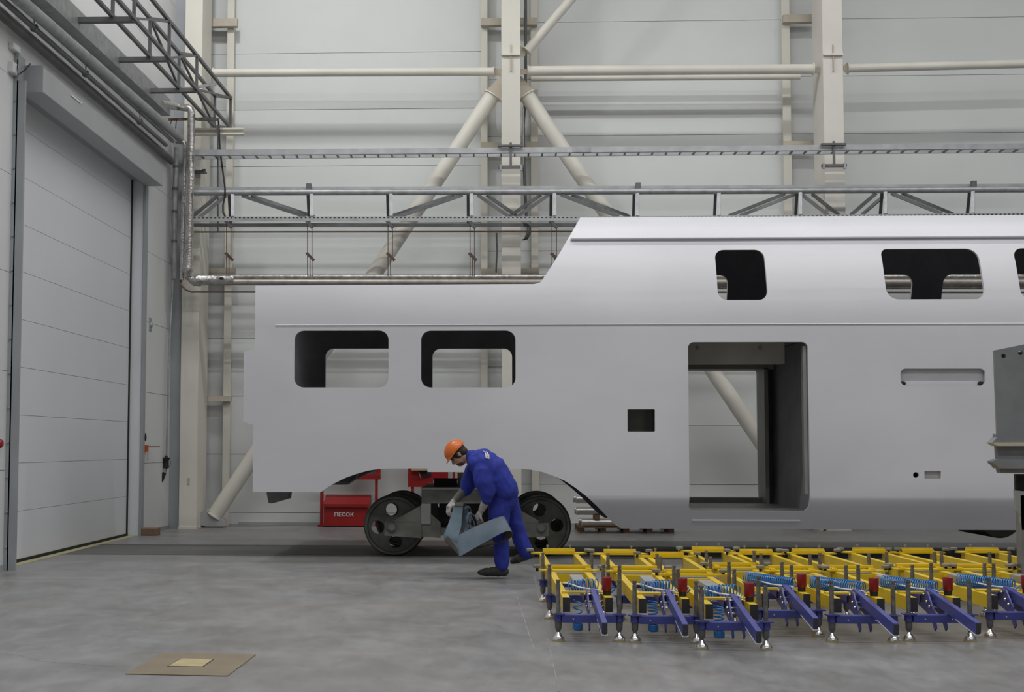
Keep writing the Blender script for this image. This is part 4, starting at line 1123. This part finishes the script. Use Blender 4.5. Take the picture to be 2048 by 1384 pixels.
# knitted sleeve
g = MB(); chain(g, [(929, 980, .18, .05), (917, 994, .13, .044), (908, 1003, .085, .036)]); remesh(g.build('undersleeve', 'undersleeve', man), .008, 2)
g = MB(); chain(g, [(974, 993, -.24, .046), (968, 1010, -.20, .042), (963, 1020, -.165, .034)]); remesh(g.build('undersleeve', 'glove', man), .008, 2)
# coverall jacket
jk = MB()
for s, e in ((0, 1.0), (-.09, .97), (.09, .97), (-.15, .80), (.15, .80)):
    chain(jk, [(950, 921+abs(s)*40, s, .085*e), (967, 926+abs(s)*30, s, .150*e), (984, 940+abs(s)*10, s, .158*e), (1000, 965, s*.95, .148*e), (1010, 984, s*.9, .142*e)])
chain(jk, [(943, 914, -.02, .072), (950, 922, 0, .09)])
chain(jk, [(965, 930, -.18, .088), (966, 945, -.20, .105), (969, 965, -.23, .102), (975, 985, -.24, .082), (974, 998, -.235, .058)])
chain(jk, [(952, 930, .18, .085), (943, 950, .20, .09), (936, 968, .20, .082), (931, 981, .18, .064)])
for s in (-1, 1): jk.tube([W(941, 908, 0), W(938, 914, s*.06), W(936, 924, s*.03)], .016, 8)
jk = jk.build('coverall_top', 'cloth', man); remesh(jk, .011, 3); folds(jk, .0075, 13)
tr = MB()
for s, e in ((0, 1), (-.08, .95), (.08, .95)): chain(tr, [(1008, 978, s, .145*e), (1010, 1000, s*.8, .135*e)])
chain(tr, [(1004, 995, -.09, .125), (998, 1025, -.10, .112), (999, 1065, -.10, .095), (1003, 1100, -.10, .076), (1004, 1127, -.10, .076), (1004, 1130, -.10, .074)])
chain(tr, [(1012, 998, .09, .122), (1023, 1027, .10, .105), (1033, 1058, .10, .088), (1043, 1083, .10, .080), (1050, 1100, .10, .078), (1052, 1104, .10, .078)])
tr = tr.build('coverall_trousers', 'cloth', man); remesh(tr, .011, 3); folds(tr, .009, 10)
# shoes
def shoe(toe, heel, dy, up_):
    a = W(toe[0], toe[1], dy); b = W(heel[0], heel[1], dy); d = (a-b); L = d.length; d.normalize(); u = Vector(up_); u = (u-d*u.dot(d)).normalized()
    Mx = Matrix((d, d.cross(u)*-1, u)).transposed()
    m = MB()
    for f, rx, h in ((.10, .048, .055), (.3, .05, .058), (.5, .05, .05), (.72, .054, .042), (.88, .046, .034)):
        m.ball(b+d*L*f+u*h*.62, rx, 14, (1.15, .95, h/.05), Mx)
    m.tube([b+d*L*.2+u*.05, b+d*L*.14+u*.12], .05, 12)
    s = m.build('shoe', 'shoe', man); remesh(s, .007, 2)
    sm = MB(); prof = [(.0, .03), (.05, .042), (.3, .042), (.5, .038), (.75, .05), (.93, .04), (1.0, .018)]
    l = d.cross(u)
    poly = [b+d*L*f+l*w_ for f, w_ in prof]+[b+d*L*f-l*w_ for f, w_ in prof[::-1]]
    sm.prism([p+u*.0 for p in poly], u*.02).build('sole', 'rubber', s)
ft = fl(985, 1152)
shoe((958, 1149), (1013, 1149.5), -.10, (0, 0, 1))
shoe((1026, 1127), (1066, 1112), .10, (.33, 0, 1))
# hair, helmet
hr = MB(); 
hr.ball(H(-.012, 0, .026), .1, 20, (1.0, .82, .98), HM)
hr.ball(H(-.055, 0, -.02), .07, 14, (.75, 1.0, .9), HM)
for s in (-1, 1): hr.ball(H(.012, s*.07, .012), .03, 10, (.7, .4, 1.0), HM)
ho = hr.build('hair', 'hair', man); remesh(ho, .007, 1)
m = MB(); N = 28; K = 12; o = 0
for i in range(K+1):
    th = (PI/2)*i/K
    for k in range(N):
        ph = 2*PI*k/N
        x = math.sin(th)*math.cos(ph)*.120; y = math.sin(th)*math.sin(ph)*.100; z = math.cos(th)*.108
        m.v.append(H(x-.006, y, z+.036))
for i in range(K):
    for k in range(N):
        a = i*N+k; b = i*N+(k+1) % N; m.f.append([a, a+N, b+N, b]); m.m.append(0)
hm = m.build('hard_hat', 'helmet', man, smooth=60)
sl = hm.modifiers.new('sol', 'SOLIDIFY'); sl.thickness = .006; sl.offset = 1
m = MB(); pts = []
for k in range(N+1):
    ph = 2*PI*k/N; ext = .009+.030*max(0, math.cos(ph))**1.5
    pts.append((H(math.cos(ph)*.121-.006, math.sin(ph)*.101, .038), H(math.cos(ph)*(.121+ext)-.006, math.sin(ph)*(.101+.010), .032-.012*max(0, math.cos(ph)))))
for k in range(N):
    a, b = pts[k]; c, d = pts[k+1]; m.add([a, b, d, c, a+up*.006, b+up*.006, d+up*.006, c+up*.006], [(0, 1, 2, 3), (7, 6, 5, 4), (1, 5, 6, 2), (0, 3, 7, 4)])
m.build('brim', 'helmet', hm, smooth=50)
m = MB(); m.tube([H(math.cos(a)*(-.122)-.006, 0, .036+math.sin(a)*.111) for a in [PI*k/20 for k in range(2, 19)]], .007, 8); m.build('ridge', 'helmet', hm, smooth=60)
# safety glasses
m = MB()
for s in (-1, 1):
    m.ball(H(.088, s*.033, .004), .024, 10, (.35, 1.1, .8), HM)
m.build('safety_glasses', 'lens', man, smooth=60)
m = MB()
for s in (-1, 1): m.tube([H(.085, s*.06, .01), H(.05, s*.082, .008), H(-.01, s*.086, .006)], .004, 6)
m.build('glasses_arm', 'rubber', man)
# beard shade : short stubble cap on jaw
m = MB(); m.ball(H(.036, 0, -.066), .066, 14, (.88, .82, .80), HM); remesh(m.build('stubble', 'stubble', man), .006, 1)
# back patch
def on_jacket(px, py):
    d = ray(px, py).normalized(); o_ = Vector((0, 0, CAMZ))-Vector(man.location)
    ok, loc, nrm, idx = jk.ray_cast(o_, d)
    return (loc+Vector(man.location)+nrm*.010) if ok else W(px, py, -.12)
rows_ = [[(966, 903.0), (972, 904.5)], [(969, 905.5), (975.5, 907)], [(970.5, 909.5), (977.5, 911.5)], [(971, 917), (978.5, 919)]]
V_ = [[on_jacket(*p) for p in r_] for r_ in rows_]
m = MB()
for i in range(3):
    a, b = V_[i]; c, d = V_[i+1]; m.add([a, b, d, c], [(0, 1, 2, 3)])
pt = m.build('back_patch', 'white', jk if False else man, smooth=60)
sl = pt.modifiers.new('sol', 'SOLIDIFY'); sl.thickness = .003; sl.offset = 0
m = MB()
for i in range(3):
    a, b = V_[i]; c, d = V_[i+1]
    for f in (.2, .55, .85):
        p = a.lerp(c, f).lerp(b.lerp(d, f), .28); q = a.lerp(c, f).lerp(b.lerp(d, f), .75)
        m.bar(p+Vector((0, -.004, .002)), p.lerp(q, .8)+Vector((0, -.004, .002)), .0035, .003)
m.build('patch_lettering', 'ink', man)

# ---- belts held by the worker
def ribbon(A, B, th=.006):
    "belt through paired edge points (px, py, depth)"
    A = [at(*p) for p in A]; B = [at(*p) for p in B]
    def cr(P, k=5):
        out = []
        for i in range(len(P)-1):
            p0 = P[max(i-1, 0)]; p1 = P[i]; p2 = P[i+1]; p3 = P[min(i+2, len(P)-1)]
            for j in range(k):
                t_ = j/k
                out.append(.5*((2*p1)+(p2-p0)*t_+(2*p0-5*p1+4*p2-p3)*t_**2+(3*p1-p0-3*p2+p3)*t_**3))
        out.append(P[-1]); return out
    A = cr(A); B = cr(B); m = MB(); n = len(A)
    for i in range(n):
        i0 = max(i-1, 0); i1 = min(i+1, n-1)
        nn = (A[i1]-A[i0]+B[i1]-B[i0]).cross(B[i]-A[i]); nn = nn.normalized()*th/2 if nn.length > 1e-9 else Vector((0, th/2, 0))
        m.v += [A[i]+nn, B[i]+nn, A[i]-nn, B[i]-nn]
    for i in range(n-1):
        a = i*4
        m.f += [[a, a+1, a+5, a+4], [a+2, a+6, a+7, a+3], [a, a+4, a+6, a+2], [a+1, a+3, a+7, a+5]]; m.m += [0, 1, 0, 0]
    return m
bt = thing('abrasive_belts', 'wide grey blue abrasive belts looped and swinging from the worker\'s hands', 'belt', tuple(at(950, 1060, 13.7)))
Yb = 13.62
ribbon([(896, 1072, Yb+.02), (890, 1082, Yb+.02), (906, 1076, Yb), (935, 1061, Yb), (965, 1047, Yb), (990, 1037, Yb), (1004, 1033, Yb+.01), (1010, 1036, Yb+.05), (1010, 1045, Yb+.10), (1000, 1055, Yb+.14), (970, 1068, Yb+.16), (935, 1082, Yb+.14), (903, 1088, Yb+.09), (893, 1083, Yb+.05)],
       [(916, 1100, Yb-.08), (919, 1112, Yb-.08), (932, 1106, Yb-.1), (955, 1093, Yb-.1), (980, 1079, Yb-.1), (1004, 1066, Yb-.1), (1018, 1062, Yb-.09), (1025, 1066, Yb-.05), (1023, 1074, Yb+.0), (1010, 1082, Yb+.04), (985, 1090, Yb+.06), (955, 1097, Yb+.04), (930, 1107, Yb-.01), (921, 1111, Yb-.05)]).build('large_loop', ['belt_in', 'belt'], bt, smooth=60, fix=False)
ribbon([(908, 1012, 13.85), (901, 1035, 13.78), (894, 1055, 13.70), (888, 1070, 13.66), (889, 1080, 13.66)],
       [(926, 1013, 13.85), (924, 1035, 13.76), (922, 1055, 13.68), (916, 1076, 13.60), (914, 1092, 13.58)]).build('hanging_strand', ['belt', 'belt_in'], bt, smooth=60, fix=False)
ribbon([(908, 1012, 13.84), (912, 1005, 13.88), (920, 1010, 13.95), (924, 1035, 13.92), (920, 1060, 13.88)],
       [(926, 1013, 13.84), (928, 1006, 13.88), (935, 1014, 13.95), (941, 1040, 13.92), (938, 1066, 13.88)]).build('hanging_strand', ['belt', 'belt_in'], bt, smooth=60, fix=False)
ribbon([(931, 1014, 13.82), (936, 1012, 13.86), (941, 1016, 13.9), (940, 1030, 13.9), (933, 1050, 13.86), (928, 1062, 13.82)],
       [(929, 1018, 13.72), (934, 1015, 13.74), (941, 1020, 13.78), (944, 1036, 13.78), (938, 1056, 13.74), (930, 1066, 13.72)]).build('small_loop', ['belt', 'belt_in'], bt, smooth=60, fix=False)
for dx, dy, k in ((0, 0, 1), (-4, 3, .8)):
    c = (943+dx, 1038+dy)
    A = [(c[0]+8*k*math.cos(a)-4*math.sin(a)*k, c[1]-15*k*math.sin(a)+2, 13.74) for a in [2*PI*j/12 for j in range(13)]]
    B = [(x+3, y+2, 13.66) for x, y, _ in A]
    ribbon(A, B).build('small_loop', ['belt', 'belt_in'], bt, smooth=60, fix=False)
